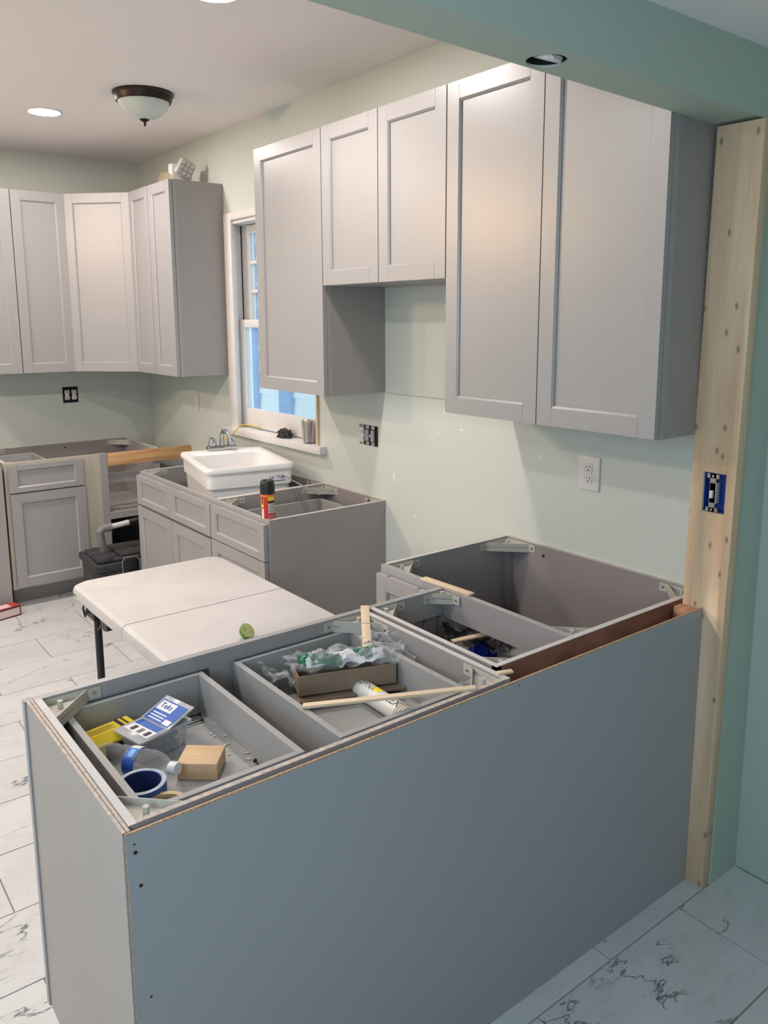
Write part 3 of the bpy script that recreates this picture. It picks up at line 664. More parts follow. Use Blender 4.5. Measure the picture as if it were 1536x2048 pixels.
wl_ = thing('work_light', 'warm halogen work light on a tall tripod, left of the frame', 'work light', (-2.90, 2.29, 0))
for k in range(3):
    a = 2*PI*k/3+.4; MB().cyl((0, 0, .75), (.42*math.cos(a), .42*math.sin(a), .008), .012, seg=10).obj('tripod_leg', BLACK, wl_)
MB().cyl((0, 0, .35), (0, 0, 2.30), .014, seg=12).obj('pole', BLACK, wl_)
aim = (Vector((-.33, -.22, 1.95))-Vector((-2.90, 2.29, 2.41))).normalized().to_track_quat('Z', 'Y')
hd = MB().lathe([(.001, -.06), (.05, -.06), (.10, -.01), (.105, .0), (.098, .0), (.09, -.006), (.001, -.006)], 28).obj('lamp_head', YEL, wl_, (0, 0, 2.41)); hd.rotation_mode = 'QUATERNION'; hd.rotation_quaternion = aim
MB().disc((0, 0, -.002), .09, 28).obj('lamp_lens', mat('halogen_lens', (1, 1, 1), .5, emit=((1.0, .62, .32), 230.0)), hd, recalc=False)
MB().box(-.008, -.06, -.05, .008, .06, -.04).box(-.008, -.008, -.115, .008, .008, -.04).obj('yoke', BLACK, wl_, (0, 0, 2.41))

# ------------------------------------------------------------------ emergency light and dish on the wall cabinet left of the window
t = thing('emergency_light', 'white emergency light box with a tilted clear square lens on the cabinet top', 'lamp', (-.135, 2.50, ZT))
MB().box(-.075, 0, 0, .05, .055, .125, .008).obj('housing', OUTW, t)
hd = MB().box(-.052, -.03, -.050, .052, .0, .050, .018).obj('lamp_head', OUTW, t, (.0, -.004, .100), (.25, .42, .05))
for i in range(3):
    for j in range(3): MB().box(-.044+.0295*i, -.036, -.044+.0295*j, -.0165+.0295*i, -.029, -.0165+.0295*j, .004).obj('lens_cell', LENS, hd)
t = thing('lamp_shell', 'tan dome-shaped lamp head lying on the cabinet beside the emergency light', 'lamp', (-.255, 2.47, ZT))
MB().lathe([(.002, 0), (.022, .006), (.038, .022), (.046, .045), (.047, .05), (.04, .047), (.001, .046)], 20, Matrix.Translation((0, .0, .03)) @ Matrix.Rotation(2.0, 4, 'X') @ Matrix.Rotation(-.5, 4, 'Y')).obj('shell', TAND, t)
MB().box(-.03, .0, 0, .03, .05, .012, .003).obj('base', OUTW, t)

# ------------------------------------------------------------------ utility tub with faucet
tb = thing('utility_tub', 'white plastic utility tub set askew in the open sink cabinet', 'sink', (-.292, 1.672, 0), math.radians(-12))
hx, hy, rim = .2265, .303, .988
def rrect(hx, hy, r, n=5):
    out = []
    for cx, cy, a0 in ((hx-r, hy-r, 0), (-hx+r, hy-r, PI/2), (-hx+r, -hy+r, PI), (hx-r, -hy+r, 1.5*PI)):
        for i in range(n+1): a = a0+PI/2*i/n; out.append((cx+r*math.cos(a), cy+r*math.sin(a)))
    return out
def loft(secs, close_last=True):
    b = MB(); rings = []
    for (ax, ay, r, zz, ox, oy) in secs: rings.append([b.bm.verts.new((p[0]+ox, p[1]+oy, zz)) for p in rrect(ax, ay, r)])
    for A, B_ in zip(rings[:-1], rings[1:]):
        n = len(A)
        for i in range(n): b.bm.faces.new((A[i], A[(i+1) % n], B_[(i+1) % n], B_[i]))
    if close_last: b.bm.faces.new(rings[-1])
    return b, rings
lo = -.045
b, rg = loft([(hx-.03, hy-.03, .03, .66, 0, 0), (hx-.022, hy-.022, .03, .885, 0, 0), (hx-.012, hy-.012, .03, .887, 0, 0), (hx-.010, hy-.010, .03, .962, 0, 0), (hx, hy, .032, .964, 0, 0), (hx+.002, hy+.002, .032, .978, 0, 0), (hx-.004, hy-.004, .03, rim, 0, 0),
               (hx-.026, hy-.062, .035, rim-.001, 0, lo+.008), (hx-.034, hy-.072, .04, rim-.012, 0, lo+.005), (hx-.06, hy-.10, .05, .685, 0, lo+.0)])
b.bm.faces.new(rg[0][::-1])
b.obj('tub', TUBW, tb, smooth=True, angle=40)
for sx in (-1, 1):
    for sy in (-1, 1): MB().box(sx*(hx-.05)-.014, sy*(hy-.05)-.014, .124, sx*(hx-.05)+.014, sy*(hy-.05)+.014, .662).obj('leg', TUBW, tb)
text('tub_lettering', "LIL' TUB", .022, INKBLUE, tb, (.13, -hy+.0095, .922), (PI/2, 0, 0))
MB().box(.085, -hy+.0095, .903, .175, -hy+.011, .906).obj('lettering_underline', INKBLUE, tb)
fc = thing('faucet', 'chrome two-handle faucet on the rear ledge of the white tub', 'faucet', (0, 0, 0))
fc.parent = None
fm = Matrix.Rotation(math.radians(-12), 4, 'Z'); fp = Vector((-.292, 1.672, 0)) + fm @ Vector((-.0, hy-.032, 0)); fc.location = (fp.x, fp.y, rim); fc.rotation_euler = (0, 0, math.radians(-12))
MB().box(-.082, -.024, 0, .082, .024, .026, .004).obj('base', CHROME, fc)
for s in (-.052, .052):
    MB().lathe([(.001, .026), (.019, .026), (.022, .034), (.021, .052), (.017, .066), (.009, .071), (.001, .072)], 18, Matrix.Translation((s, 0, 0))).obj('handle', CHROME, fc)
MB().tube([(0, 0, .02), (0, .0, .05), (.0, -.004, .085), (.004, -.02, .104), (.010, -.05, .110), (.018, -.085, .098), (.022, -.102, .080)], [.014, .013, .012, .012, .011, .010, .009], 12).obj('spout', CHROME, fc)

# yellow cord out of the window down to the faucet
tag(MB().tube([(.038, 1.99, 1.082), (.0, 2.03, 1.094), (-.03, 2.06, 1.100), (-.05, 2.07, 1.095), (-.085, 2.06, 1.07), (-.125, 2.03, 1.055), (-.165, 2.022, 1.045), (-.185, 2.023, 1.02), (-.19, 2.023, .993)], .004, 8).obj('power_cord', YCORD), 'thin yellow cord running from the window sill down to the faucet', 'cord')
# things on the sill
b = MB(); bmesh.ops.create_icosphere(b.bm, subdivisions=4, radius=1)
for v in b.bm.verts:
    n = noise.fractal(v.co*2.2, 1, 2.0, 4); n2 = noise.noise(v.co*7); k = 1+.30*n+.18*n2
    v.co = Vector((v.co.x*.030*k, v.co.y*.052*k, max(-.0, v.co.z*.036*k+.012)))
wl = b.obj('scouring_pad', WOOL, None, (.0, 1.655, WZ0+.0005), angle=60)
tag(wl, 'crumpled black scouring pad on the window sill', 'scouring pad')
for v in wl.data.vertices: pass
cup = thing('straw_cup', 'clear plastic cup of coloured straws at the right end of the window sill', 'cup', (-.002, 1.405, WZ0)); cup.scale = (1.12, 1.12, 1.1)
MB().lathe([(.001, .0), (.028, .0), (.030, .004), (.039, .098), (.0405, .100), (.0395, .100), (.0285, .006), (.001, .004)], 24).obj('cup', CUPM, cup)
cols = [(.75, .12, .22), (.78, .76, .74), (.76, .45, .50), (.35, .48, .22), (.80, .78, .75), (.45, .5, .42), (.78, .2, .3), (.82, .8, .78), (.5, .62, .38), (.7, .68, .66), (.30, .22, .26), (.75, .73, .72)]
for i, cc in enumerate(cols):
    a = 2*PI*i/len(cols); r0 = .012+.010*(i % 2)
    MB().cyl((r0*math.cos(a), r0*math.sin(a), .006), (r0*1.35*math.cos(a+.2), r0*1.35*math.sin(a+.2), .100+.006*(i % 3)), .0042, seg=8).obj('straw', mat('straw_%d' % i, cc, .4), cup)

# ------------------------------------------------------------------ insect spray can on the drawer base
cn = thing('spray_can', 'red and black insect spray can standing at the front corner of the drawer cabinet', 'spray can', (-.580, .824, H-.0195), .5); cn.scale = (.93, .93, .88)
MB().lathe([(.001, .0), (.029, .0), (.0315, .004), (.032, .008), (.032, .135), (.030, .142), (.001, .143)], 28).obj('can_body', CRED, cn)
MB().lathe([(.0305, .139), (.0335, .139), (.0335, .175), (.031, .196), (.026, .203), (.020, .202), (.012, .194), (.001, .192)], 28).obj('cap', BLACK, cn)
def wrap(name, m, r, a0, a1, z0, z1, parent, seg=8):
    b = MB(); A = []
    for i in range(seg+1):
        a = a0+(a1-a0)*i/seg; A.append((b.bm.verts.new((r*math.cos(a), r*math.sin(a), z0)), b.bm.verts.new((r*math.cos(a), r*math.sin(a), z1))))
    for p_, q_ in zip(A[:-1], A[1:]): b.bm.faces.new((p_[0], q_[0], q_[1], p_[1]))
    return b.obj(name, m, parent)
# angle towards the camera in the can's frame
ca = math.atan2(CAM.y-.83, CAM.x+.565)-.5
wrap('orange_band', CORG, .0323, ca-PI, ca+PI, .126, .137, cn, 28)
wrap('label_yellow', CYEL, .0323, ca+.05, ca+1.1, .108, .126, cn)
wrap('label_black', INKB, .0323, ca+.05, ca+1.2, .096, .107, cn)
wrap('label_text_field', CLBL, .0323, ca+.05, ca+1.2, .048, .095, cn)
for k in range(4): wrap('label_line', INKB, .0325, ca+.12, ca+.95, .054+k*.010, .0565+k*.010, cn)
wrap('label_pink', mat('can_pink', (.50, .16, .18), .35), .0323, ca+.05, ca+1.3, .004, .040, cn)
wrap('label_brand_yellow', CYEL, .0323, ca-1.1, ca-.62, .075, .118, cn)
wrap('label_brand_black', INKB, .0325, ca-.95, ca-.72, .09, .122, cn)
wrap('label_white_foam', LABELW, .0323, ca-1.0, ca-.60, .004, .07, cn)
wrap('label_white_foot', LABELW, .0324, ca-.62, ca+.05, .004, .016, cn)
# metal strips lying across the cabinet corner
for i, (a, b_) in enumerate([((-.214, 1.312, .934), (-.215, .985, .894)), ((-.185, 1.27, .912), (-.200, 1.05, .892))]):
    A = Vector(a); Bv = Vector(b_); d = (Bv-A); t_ = d.normalized(); s_ = t_.cross(Vector((0, 0, 1))).normalized()*.009
    b = MB(); up = Vector((0, 0, .0012))
    vs = [b.bm.verts.new(v) for v in (A-s_*.3, A+s_*.3, Bv+s_, Bv-s_, A-s_*.3+up, A+s_*.3+up, Bv+s_+up, Bv-s_+up)]
    for f in ((0, 1, 2, 3), (7, 6, 5, 4), (0, 4, 5, 1), (1, 5, 6, 2), (2, 6, 7, 3), (3, 7, 4, 0)): b.bm.faces.new([vs[k] for k in f])
    tag(b.obj('metal_strip', STEEL, smooth=False), ['long thin grey metal strip leaning from the cabinet onto the tub', 'shorter grey metal strip lying under the long strip beside the tub'][i], 'metal strip', 'metal strips by the tub')

# ------------------------------------------------------------------ folding table
TX0, TX1, TY0, TY1, TZ = -1.382, -.772, -.185, .915, .73
ft = thing('folding_table', 'white plastic folding table with dark metal legs behind the peninsula', 'table', ((TX0+TX1)/2, (TY0+TY1)/2, 0))
HX, HY = (TX1-TX0)/2, (TY1-TY0)/2
def half_top(sign):
    b = MB(); rings = []; r = .055
    for (ins, zz) in ((.006, TZ-.045), (0, TZ-.042), (0, TZ-.018), (.004, TZ-.008), (.016, TZ)):
        pts = []
        x1 = HX-ins; y1 = HY-ins; y0 = .0016 if ins < .01 else .0024
        for cx, cy, a0 in ((x1-r, y1-r, 0), (-x1+r, y1-r, PI/2)):
            for i in range(7): a = a0+PI/2*i/6; pts.append((cx+r*math.cos(a), cy+r*math.sin(a)))
        pts += [(-x1, y0), (x1, y0)]
        rings.append([b.bm.verts.new((p[0], sign*p[1], zz)) for p in pts])
    for A, B_ in zip(rings[:-1], rings[1:]):
        n = len(A)
        for i in range(n): b.bm.faces.new((A[i], A[(i+1) % n], B_[(i+1) % n], B_[i]))
    b.bm.faces.new(rings[-1]); b.bm.faces.new(rings[0][::-1])
    return b.obj('top_half', TABLE, ft, angle=28)
half_top(1); half_top(-1)
MB().prism([(-HX-.0012, .468), (-HX-.0012, .50), (-HX+.004, .50), (-HX+.004, .468)], 'z', TZ-.034, TZ-.024).obj('maker_badge', OUTG, ft)
MB().prism([(-HX-.0016, .471), (-HX-.0016, .497), (-HX+.004, .497), (-HX+.004, .471)], 'z', TZ-.032, TZ-.026).obj('badge_inset', INKB, ft)
for sy in (1, -1):
    y = sy*(HY-.135)
    for sx in (-1, 1): MB().cyl((sx*(HX-.055), y, .0), (sx*(HX-.055), y, TZ-.045), .0135, seg=14).obj('leg', BLACK, ft)
    MB().cyl((-HX+.055, y, .12), (HX-.055, y, .12), .010, seg=12).obj('leg_crossbar', BLACK, ft); MB().cyl((-HX+.05, y, TZ-.055), (HX-.05, y, TZ-.055), .011, seg=12).obj('leg_pivot', BLACK, ft)
    MB().box(-HX+.035, y-.02, TZ-.115, -HX+.05, y+.065, TZ-.046, .003).obj('leg_bracket', BLACK, ft)
    MB().prism([(y-.155*sy, TZ-.046), (y-.145*sy, TZ-.115), (y-.105*sy, TZ-.125), (y-.075*sy, TZ-.10), (y-.06*sy, TZ-.046)], 'x', -HX+.04, -HX+.075).obj('leg_lock', BLACK, ft)
    MB().cyl((-HX+.052, y, TZ-.16), (-HX+.055, y-.12*sy, TZ-.07), .006, seg=8).obj('leg_brace', BLACK, ft)
    MB().tube([(-HX+.03, y+.05*sy, TZ-.05), (-HX+.028, y+.075*sy, TZ-.09), (-HX+.028, y+.055*sy, TZ-.115), (-HX+.03, y+.035*sy, TZ-.08)], .004).obj('release_hook', BLACK, ft)
# lime half
lm = thing('lime_half', 'cut half of a lime on the folding table edge by the peninsula', 'lime', (-1.112, .020, TZ))
M_ = Matrix.Translation((0, 0, .0255)) @ Vector((.22, -.66, .62)).to_track_quat('Z', 'Y').to_matrix().to_4x4()
MB().lathe([(.0005, -.027), (.006, -.026), (.014, -.022), (.021, -.014), (.0245, -.005), (.025, .0), (.024, .001)], 24, M_).obj('skin', LIMEG, lm)
MB().disc((0, 0, .0005), .0245, 24, M_).obj('pith', LIMEW, lm)
for i in range(9):
    a = 2*PI*i/9
    P_ = [(.004, a), (.0215, a-.27), (.0225, a), (.0215, a+.27)]
    b = MB(); b.prism([(r*math.cos(q), r*math.sin(q)) for r, q in P_], 'z', .0, .0015, M_); b.obj('segment', LIMEF, lm)

# ------------------------------------------------------------------ rolling tool case and red box on the floor
tc = thing('tool_case', 'dusty black rolling tool case with grey handle in front of the blind corner', 'tool case', (-.550, 2.525, 0), math.radians(-3))
MB().box(-.26, -.17, .02, .26, .17, .29, .012).obj('body', BLACKD, tc)
ld = MB().box(-.275, -.185, .285, .275, .185, .33, .010).box(-.25, -.16, .33, .25, .16, .347, .008).obj('lid', BLACKD, tc)
for x in (-.255, .20):
    MB().box(x, -.165, .335, x+.085, -.04, .366, .006).obj('lid_pad', BLACKD, ld)
for x in (-.02, ): MB().box(x-.10, -.13, .343, x+.15, .13, .362, .006).obj('lid_rib', BLACKD, ld)
for x in (-.08, .16): 
    la = MB().box(x-.045, -.20, .215, x+.045, -.184, .347, .005).obj('latch', BLACK, tc); MB().tube([(x-.05, -.203, .215), (x-.05, -.203, .335), (x-.035, -.19, .355), (x+.035, -.19, .355), (x+.05, -.203, .335), (x+.05, -.203, .215)], .004).obj('latch_bail', GREYP, la)
for k in range(10): MB().box(-.24+k*.05, -.176, .05, -.215+k*.05, -.169, .275, .002).obj('body_rib', BLACKD, tc)
for s in (-1, 1): MB().cyl((.262, s*.13, .045), (.285, s*.13, .045), .045, seg=18).obj('wheel', BLACK, tc)
hz0 = .350
MB().tube([(-.170, .0, hz0-.02), (-.180, .0, hz0+.05), (-.188, .0, hz0+.11)], .022, 12).obj('handle_post', GREYP, tc)
MB().tube([(-.188, .0, hz0+.095), (-.191, .0, hz0+.13), (-.170, -.003, hz0+.148), (-.125, -.008, hz0+.152)], .025, 12).obj('handle_elbow', GREYP, tc)
MB().cyl((-.128, -.008, hz0+.152), (-.025, -.018, hz0+.166), .0165, seg=14).obj('handle_tube', PVC, tc)
b = MB(); p0 = Vector((-.025, -.018, hz0+.166)); p1 = Vector((.13, -.034, hz0+.186))
for k in range(13): b.cyl(p0.lerp(p1, k/13), p0.lerp(p1, (k+.7)/13), .020 if k % 2 else .0185, seg=12)
b.cyl(p0, p1, .0165, seg=12); b.obj('ribbed_grip', BLACK, tc)
rb = thing('red_carton', 'small red and white carton on the tile floor at the left edge', 'box', (-1.235, 2.79, 0), math.radians(14))
MB().box(-.075, -.045, 0, .075, .045, .06, .001).obj('carton', RED, rb, smooth=False)
MB().box(-.07, -.0458, .008, .068, -.0445, .05).obj('front_label', PINKL, rb, smooth=False); MB().box(.0745, -.03, .012, .0758, .02, .052).obj('end_label', PINKL, rb, smooth=False)
MB().box(-.055, -.03, .0595, .03, .03, .0608).obj('top_label', PINKL, rb, smooth=False)
for q in ((-.0755, -.0462, -.0005, .0755, -.044, .007), (-.0755, -.0462, .052, .0755, -.044, .0604), (.073, -.0462, 0, .0757, -.0445, .0604)): MB().box(*q).obj('dark_border', DRED, rb, smooth=False)

# ------------------------------------------------------------------ clutter: left drawer of the peninsula (floor z=DZ)
DZ = .7432
yb_ = thing('battery_carton', 'yellow and black carton in the left peninsula drawer', 'box', (-1.690, -.402, DZ), math.radians(10)); yb_.scale = (.72, .85, .85)
MB().prism([(-.045, 0), (.045, 0), (.045, .05), (.02, .07), (-.02, .07), (-.045, .05)], 'x', -.085, .085).obj('carton', YEL, yb_, smooth=False)
MB().box(-.03, -.0458, .0, .0855, -.044, .044).obj('black_side', INKB, yb_, smooth=False)
for k in range(4): MB().box(-.06, -.014+.007*k, .0703, .03-.01*(k % 2), -.011+.007*k, .0708).obj('print_line', mat('carton_print_%d' % k, (.30, .22, .02), .5), yb_, smooth=False)
for k in range(3): MB().cyl((-.0845, -.02+k*.02, .045), (-.0858, -.02+k*.02, .045), .006, seg=12).obj('print_mark', INKB, yb_)
MB().box(.04, -.021, .0695, .052, .021, .0712).box(.062, -.021, .0695, .068, .021, .0712).obj('print_band', INKB, yb_, smooth=False)
# clear box of screws
tk = thing('screw_tub', 'clear plastic tub of dark screws with blue and white lid label, half open', 'box', (-1.596, -.452, DZ), math.radians(14))
b, rg = loft([(.058, .036, .010, .002, 0, 0), (.066, .043, .010, .054, 0, 0)], False); b.bm.faces.new(rg[0]); b.obj('tub', TOTE, tk)
b, rg = loft([(.066, .043, .010, .052, 0, 0), (.071, .048, .012, .053, 0, 0), (.071, .048, .012, .057, 0, 0), (.064, .041, .010, .057, 0, 0)], False); b.obj('tub_rim', TOTE, tk)
lid = MB().box(-.074, -.050, 0, .0, .050, .003, .001).obj('lid', TOTE, tk, (0, 0, .0575))
MB().box(-.052, -.042, .003, -.002, .042, .0036).obj('label_grey', LABELW, lid, smooth=False); MB().box(-.024, -.040, .0036, -.003, .040, .0041).obj('label', LABELB, lid, smooth=False)
for k in range(3): MB().box(-.048, -.034+.024*k, .0036, -.030, -.022+.024*k, .0041).obj('label_mark', INKB if k != 1 else GREYP, lid, smooth=False)
lid2 = MB().box(0, -.050, 0, .078, .050, .003, .001).obj('lid', TOTE, tk, (0, 0, .0585), (0, math.radians(-19), 0))
MB().box(.003, -.043, .003, .066, .043, .0036).obj('label', LABELB, lid2, smooth=False)
MB().box(.036, -.012, .0036, .062, .040, .0041).obj('label_field', LABELW, lid2, smooth=False); MB().box(.006, -.040, .0036, .020, -.018, .0041).obj('label_field', LABELW, lid2, smooth=False)
text('label_lettering', 'Teks', .021, INKBLUE, lid2, (.049, .014, .0045), (0, 0, -PI/2))
for k in range(3): MB().box(.009+.008*k, -.012, .0036, .012+.008*k, .036, .0040).obj('label_line', LABELW, lid2, smooth=False)
b = MB(); rs = random.Random(3)
for k in range(150):
    p = Vector((rs.uniform(-.044, .044), rs.uniform(-.024, .024), rs.uniform(.008, .036))); d = Vector((rs.uniform(-1, 1), rs.uniform(-1, 1), rs.uniform(-.5, .5))).normalized()*.011
    b.cyl(p-d, p+d, .0022, .0012, 6); b.cyl(p-d, p-d*.8, .0055, .0045, 6)
so = b.obj('screws', GREYP, tk); so['kind'] = 'stuff'
# water bottle
bt = thing('water_bottle', 'crumpled clear water bottle with blue label lying in the left drawer', 'bottle', (-1.670, -.537, DZ+.0325), 0); bt.scale = (.92, .92, .90)
A = Vector((-1.728, -.425, 0)); Bv = Vector((-1.628, -.622, 0)); ang = math.atan2((Bv-A).y, (Bv-A).x); bt.rotation_euler = (0, math.radians(90-6), ang)
prof = [(.001, -.115), (.022, -.114), (.031, -.108), (.033, -.09), (.031, -.08), (.033, -.07), (.030, -.055), (.033, -.045), (.031, -.03), (.033, -.018), (.033, .018), (.032, .03), (.033, .045), (.028, .068), (.018, .088), (.0125, .098), (.0125, .104)]
b = MB(); b.lathe(prof, 28)
for v in b.bm.verts:
    n = noise.noise(v.co*45)*.0045*(1 if abs(v.co.z) < .1 else .2); v.co.x *= 1+n*22; v.co.y *= 1-n*18
b.obj('bottle_wall', CLEAR, bt)
wrap('label', LABELB, .0347, 2.3, 5.2, -.016, .020, bt, 14)
for k, q in enumerate((2.6, 3.3)): wrap('label_wave', LABELLB if k else LABELW, .0352, q, q+.6, -.012+.008*k, .016-.004*k, bt)
MB().lathe([(.001, .122), (.0135, .122), (.0148, .118), (.0148, .102), (.0135, .100), (.001, .100)], 24).obj('bottle_cap', CAPW, bt)
# blue tape roll
tp = thing('tape_roll', 'blue painters tape roll standing on its face in the left drawer', 'tape', (-1.698, -.634, DZ), 0)
MB().lathe([(.040, 0), (.049, 0), (.049, .045), (.040, .045)], 36, close=True).obj('tape', BLUE, tp)
MB().lathe([(.0385, .001), (.0395, .001), (.0395, .044), (.0385, .044)], 36, close=True).obj('core', BLUEDK, tp)
MB().lathe([(.0400, .0452), (.0488, .0452)], 36).obj('tape_face', TAPESIDE, tp)
# masking tape roll
tp = thing('tape_roll', 'tan masking tape roll with grey core lying at the drawer corner bracket', 'tape', (-1.685, -.722, DZ), 0)
MB().lathe([(.036, 0), (.046, 0), (.046, .034), (.036, .034)], 36, close=True).obj('tape', TAN, tp)
MB().disc((0, 0, .026), .0362, 32).obj('core_face', GREYP, tp); MB().lathe([(.0363, .001), (.0363, .033)], 32).obj('core', CARD, tp)
# wood block
wb = MB().box(-.043, -.038, 0, .043, .038, .037, .0015).obj('scrap_block', BLOCKW, None, (-1.553, -.600, DZ), (0, 0, math.radians(-40)))
tag(wb, 'square-cut pale wood scrap block in the left drawer', 'wood block')
# small hardware in the drawer
def screw_item(name, label, p, q, r=.0022, m=SCREW, cat='screw', group='loose screws in the drawer'):
    p = Vector(p); q = Vector(q); b = MB(); b.cyl(p, q, r, r*.5, 8); d = (q-p).normalized(); b.cyl(p-d*.002, p+d*.002, r*2.3, r*1.6, 10)
    return tag(b.obj(name, m), label, cat, group)
screw_item('screw', 'black screw in the far corner of the left drawer, against the front', (-1.452, -.372, DZ+.005), (-1.497, -.362, DZ+.003))
screw_item('screw', 'black screw lying just nearer than the one in the far drawer corner', (-1.460, -.402, DZ+.005), (-1.515, -.405, DZ+.003))
screw_item('screw', 'lone black screw by the right wall of the left drawer', (-1.4495, -.648, DZ+.006), (-1.4500, -.690, DZ+.003))
screw_item('long_nail', 'thin steel nail pointing at the wood block', (-1.535, -.468, DZ+.005), (-1.600, -.478, DZ+.003), .0016, STEEL, 'nail', 'loose nails')
tag(MB().lathe([(.004, 0), (.009, 0), (.009, .002), (.004, .002)], 18, close=True).obj('washer', SCREW, None, (-1.617, -.672, DZ)), 'small black washer on the drawer floor near the bottle cap', 'washer')
tag(MB().prism([(-.055, -.022), (.045, -.03), (.06, .0), (-.04, .022)], 'z', 0, .004).obj('plastic_plate', CAPW, None, (-1.555, -.738, DZ), (0, 0, math.radians(-4))), 'white plastic plate by the back of the left drawer', 'plate')
tag(MB().tube([(-1.68, -.545, DZ+.003), (-1.655, -.585, DZ+.004), (-1.648, -.64, DZ+.003)], .0022).obj('wire_scrap', BLACK), 'bent black wire scrap beside the blue tape', 'wire')
crumbs = MB(); rs = random.Random(5)
for k in range(26):
    x, y = rs.gauss(-1.455, .012), rs.uniform(-.67, -.42); s_ = rs.uniform(.001, .0035); crumbs.box(max(-1.50, min(-1.4415, x))-s_, y-s_*.7, DZ, max(-1.50, min(-1.4415, x))+s_, y+s_*.7, DZ+s_*.6)
co = crumbs.obj('wood_crumbs', DUST, smooth=False); co['kind'] = 'stuff'; tag(co, 'pale wood crumbs scattered along the drawer wall', 'debris')

# ------------------------------------------------------------------ clutter: middle drawer
cb = thing('long_carton', 'long brown open carton lying in the middle peninsula drawer', 'box', (-1.105, -.492, DZ+.030), math.radians(-20))
Lx, Ly, Hz = .128, .042, .052
MB().box(-Lx, -Ly, 0, Lx, -Ly+.002, Hz).obj('carton_side', CARD, cb, smooth=False); MB().box(-Lx, Ly-.002, 0, Lx, Ly, Hz).obj('carton_side', CARD, cb, smooth=False)
MB().box(-Lx, -Ly+.002, 0, -Lx+.002, Ly-.002, Hz).obj('carton_end', CARD, cb, smooth=False); MB().box(Lx-.002, -Ly+.002, 0, Lx, Ly-.002, Hz).obj('carton_end', CARD, cb, smooth=False)
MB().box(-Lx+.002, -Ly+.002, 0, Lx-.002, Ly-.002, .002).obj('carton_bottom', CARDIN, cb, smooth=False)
MB().box(-Lx-.02, -Ly-.02, -.012, Lx+.02, -Ly+.03, -.006).obj('carton_flap', CARD, cb, smooth=False)
tag(MB().box(-.135, -.05, 0, .135, .05, .0185, .002).obj('black_slab', BLACK, None, (-1.125, -.470, DZ), (0, 0, math.radians(-20))), 'flat black slab under the brown carton', 'case')  # near-black slab laid on the drawer floor under the carton
# crumpled green and white bag in clear film
bg = thing('film_bag', 'crumpled clear bag with green and white printed wrapper on the carton', 'bag', (-1.095, -.475, DZ+.083), math.radians(-20))
def crumple(nx, ny, sx, sy, amp, seed, fn=None, fq=9):
    b = MB(); g = []
    for i in range(nx+1):
        row = []
        for j in range(ny+1):
            u, v = i/nx*2-1, j/ny*2-1; p = Vector((u*sx, v*sy, 0)); q = Vector((u*3+seed, v*3, seed*1.7))
            o_ = Vector((noise.noise(q*1.1)*sy*.35, noise.noise(q*1.1+Vector((9, 0, 0)))*sy*.35, 0)); h_ = noise.fractal(Vector((p.x*fq*3+seed, p.y*fq*3, seed)), 1, 2, 3)*amp
            p += o_; p.z = h_+(fn(u, v) if fn else 0); row.append(b.bm.verts.new(p))
        g.append(row)
    for i in range(nx):
        for j in range(ny): b.bm.faces.new((g[i][j], g[i+1][j], g[i+1][j+1], g[i][j+1]))
    return b
arch = lambda u, v: .03*(1-v*v)*(1-.3*u*u)
crumple(40, 18, .155, .050, .016, 1.3, arch).obj('clear_film', CLEARBAG, bg, angle=20)
crumple(30, 10, .105, .030, .010, 4.1, lambda u, v: .018*(1-v*v)).obj('white_wrapper', LABELW, bg, (.0, 0, .002), angle=20)
for (x, y, sx, sy, sd) in ((-.085, -.003, .035, .022, 2.2), (-.035, -.016, .020, .020, 5.1), (.060, .0, .030, .024, 3.3)):
    crumple(14, 8, sx, sy, .006, sd, lambda u, v: .020*(1-v*v)).obj('green_print', GREEN, bg, (x, y, .008), angle=20)
text('wrapper_lettering', 'CALCI', .016, LABELW, bg, (-.075, -.006, .036), (.2, .0, .5)); text('wrapper_lettering', 'NAT', .014, LABELW, bg, (-.035, -.016, .036), (.1, 0, 1.2)); text('wrapper_lettering', 'E-UP', .011, INKB, bg, (.065, .0, .040), (.1, 0, .4))
crumple(26, 20, .062, .058, .030, 7.7, lambda u, v: .03*(1-u*u)*(1-v*v)).obj('film_wad', CLEARBAG, bg, (.12, .01, .012), angle=20)
crumple(22, 16, .05, .045, .028, 8.8).obj('film_wad', CLEARBAG, bg, (-.165, .0, -.02), (0, .5, .3), angle=20)
# caulk tube
ck = thing('caulk_tube', 'white caulk tube lettered ALEX under the wood shim in the middle drawer', 'caulk tube', (-1.086, -.635, DZ+.025), 0)
A = Vector((-1.075, -.50, 0)); Bv = Vector((-1.078, -.715, 0)); ck.rotation_euler = (0, PI/2, math.atan2((Bv-A).y, (Bv-A).x))
MB().lathe([(.001, -.10), (.0245, -.10), (.0245, .10), (.001, .10)], 28).obj('tube', CAULK, ck)
MB().lathe([(.0247, .068), (.0247, .098)], 28).obj('brown_bands', CAULKB, ck)
for k in range(3): MB().lathe([(.0249, .072+k*.009), (.0249, .0745+k*.009)], 28).obj('band_line', CAULK, ck)
MB().lathe([(.001, -.10), (.010, -.10), (.006, -.135), (.003, -.155), (.001, -.156)], 16).obj('nozzle', CAULK, ck)
up_ang = PI
wrap('yellow_seal', YDOT, .0249, PI-.5, PI+.35, -.04, -.012, ck)
def curved_text(name, s, size, m, parent, r, a_c, zc, xdir=1):
    """lettering wrapped on a cylinder about local z; reads along z"""
    o = text(name, s, size, m, parent, (0, 0, 0), (0, 0, 0), depth=0)
    for v in o.data.vertices:
        a = a_c+v.co.y/r*xdir; zz = zc+v.co.x; v.co = Vector((r*math.cos(a), r*math.sin(a), zz))
    return o
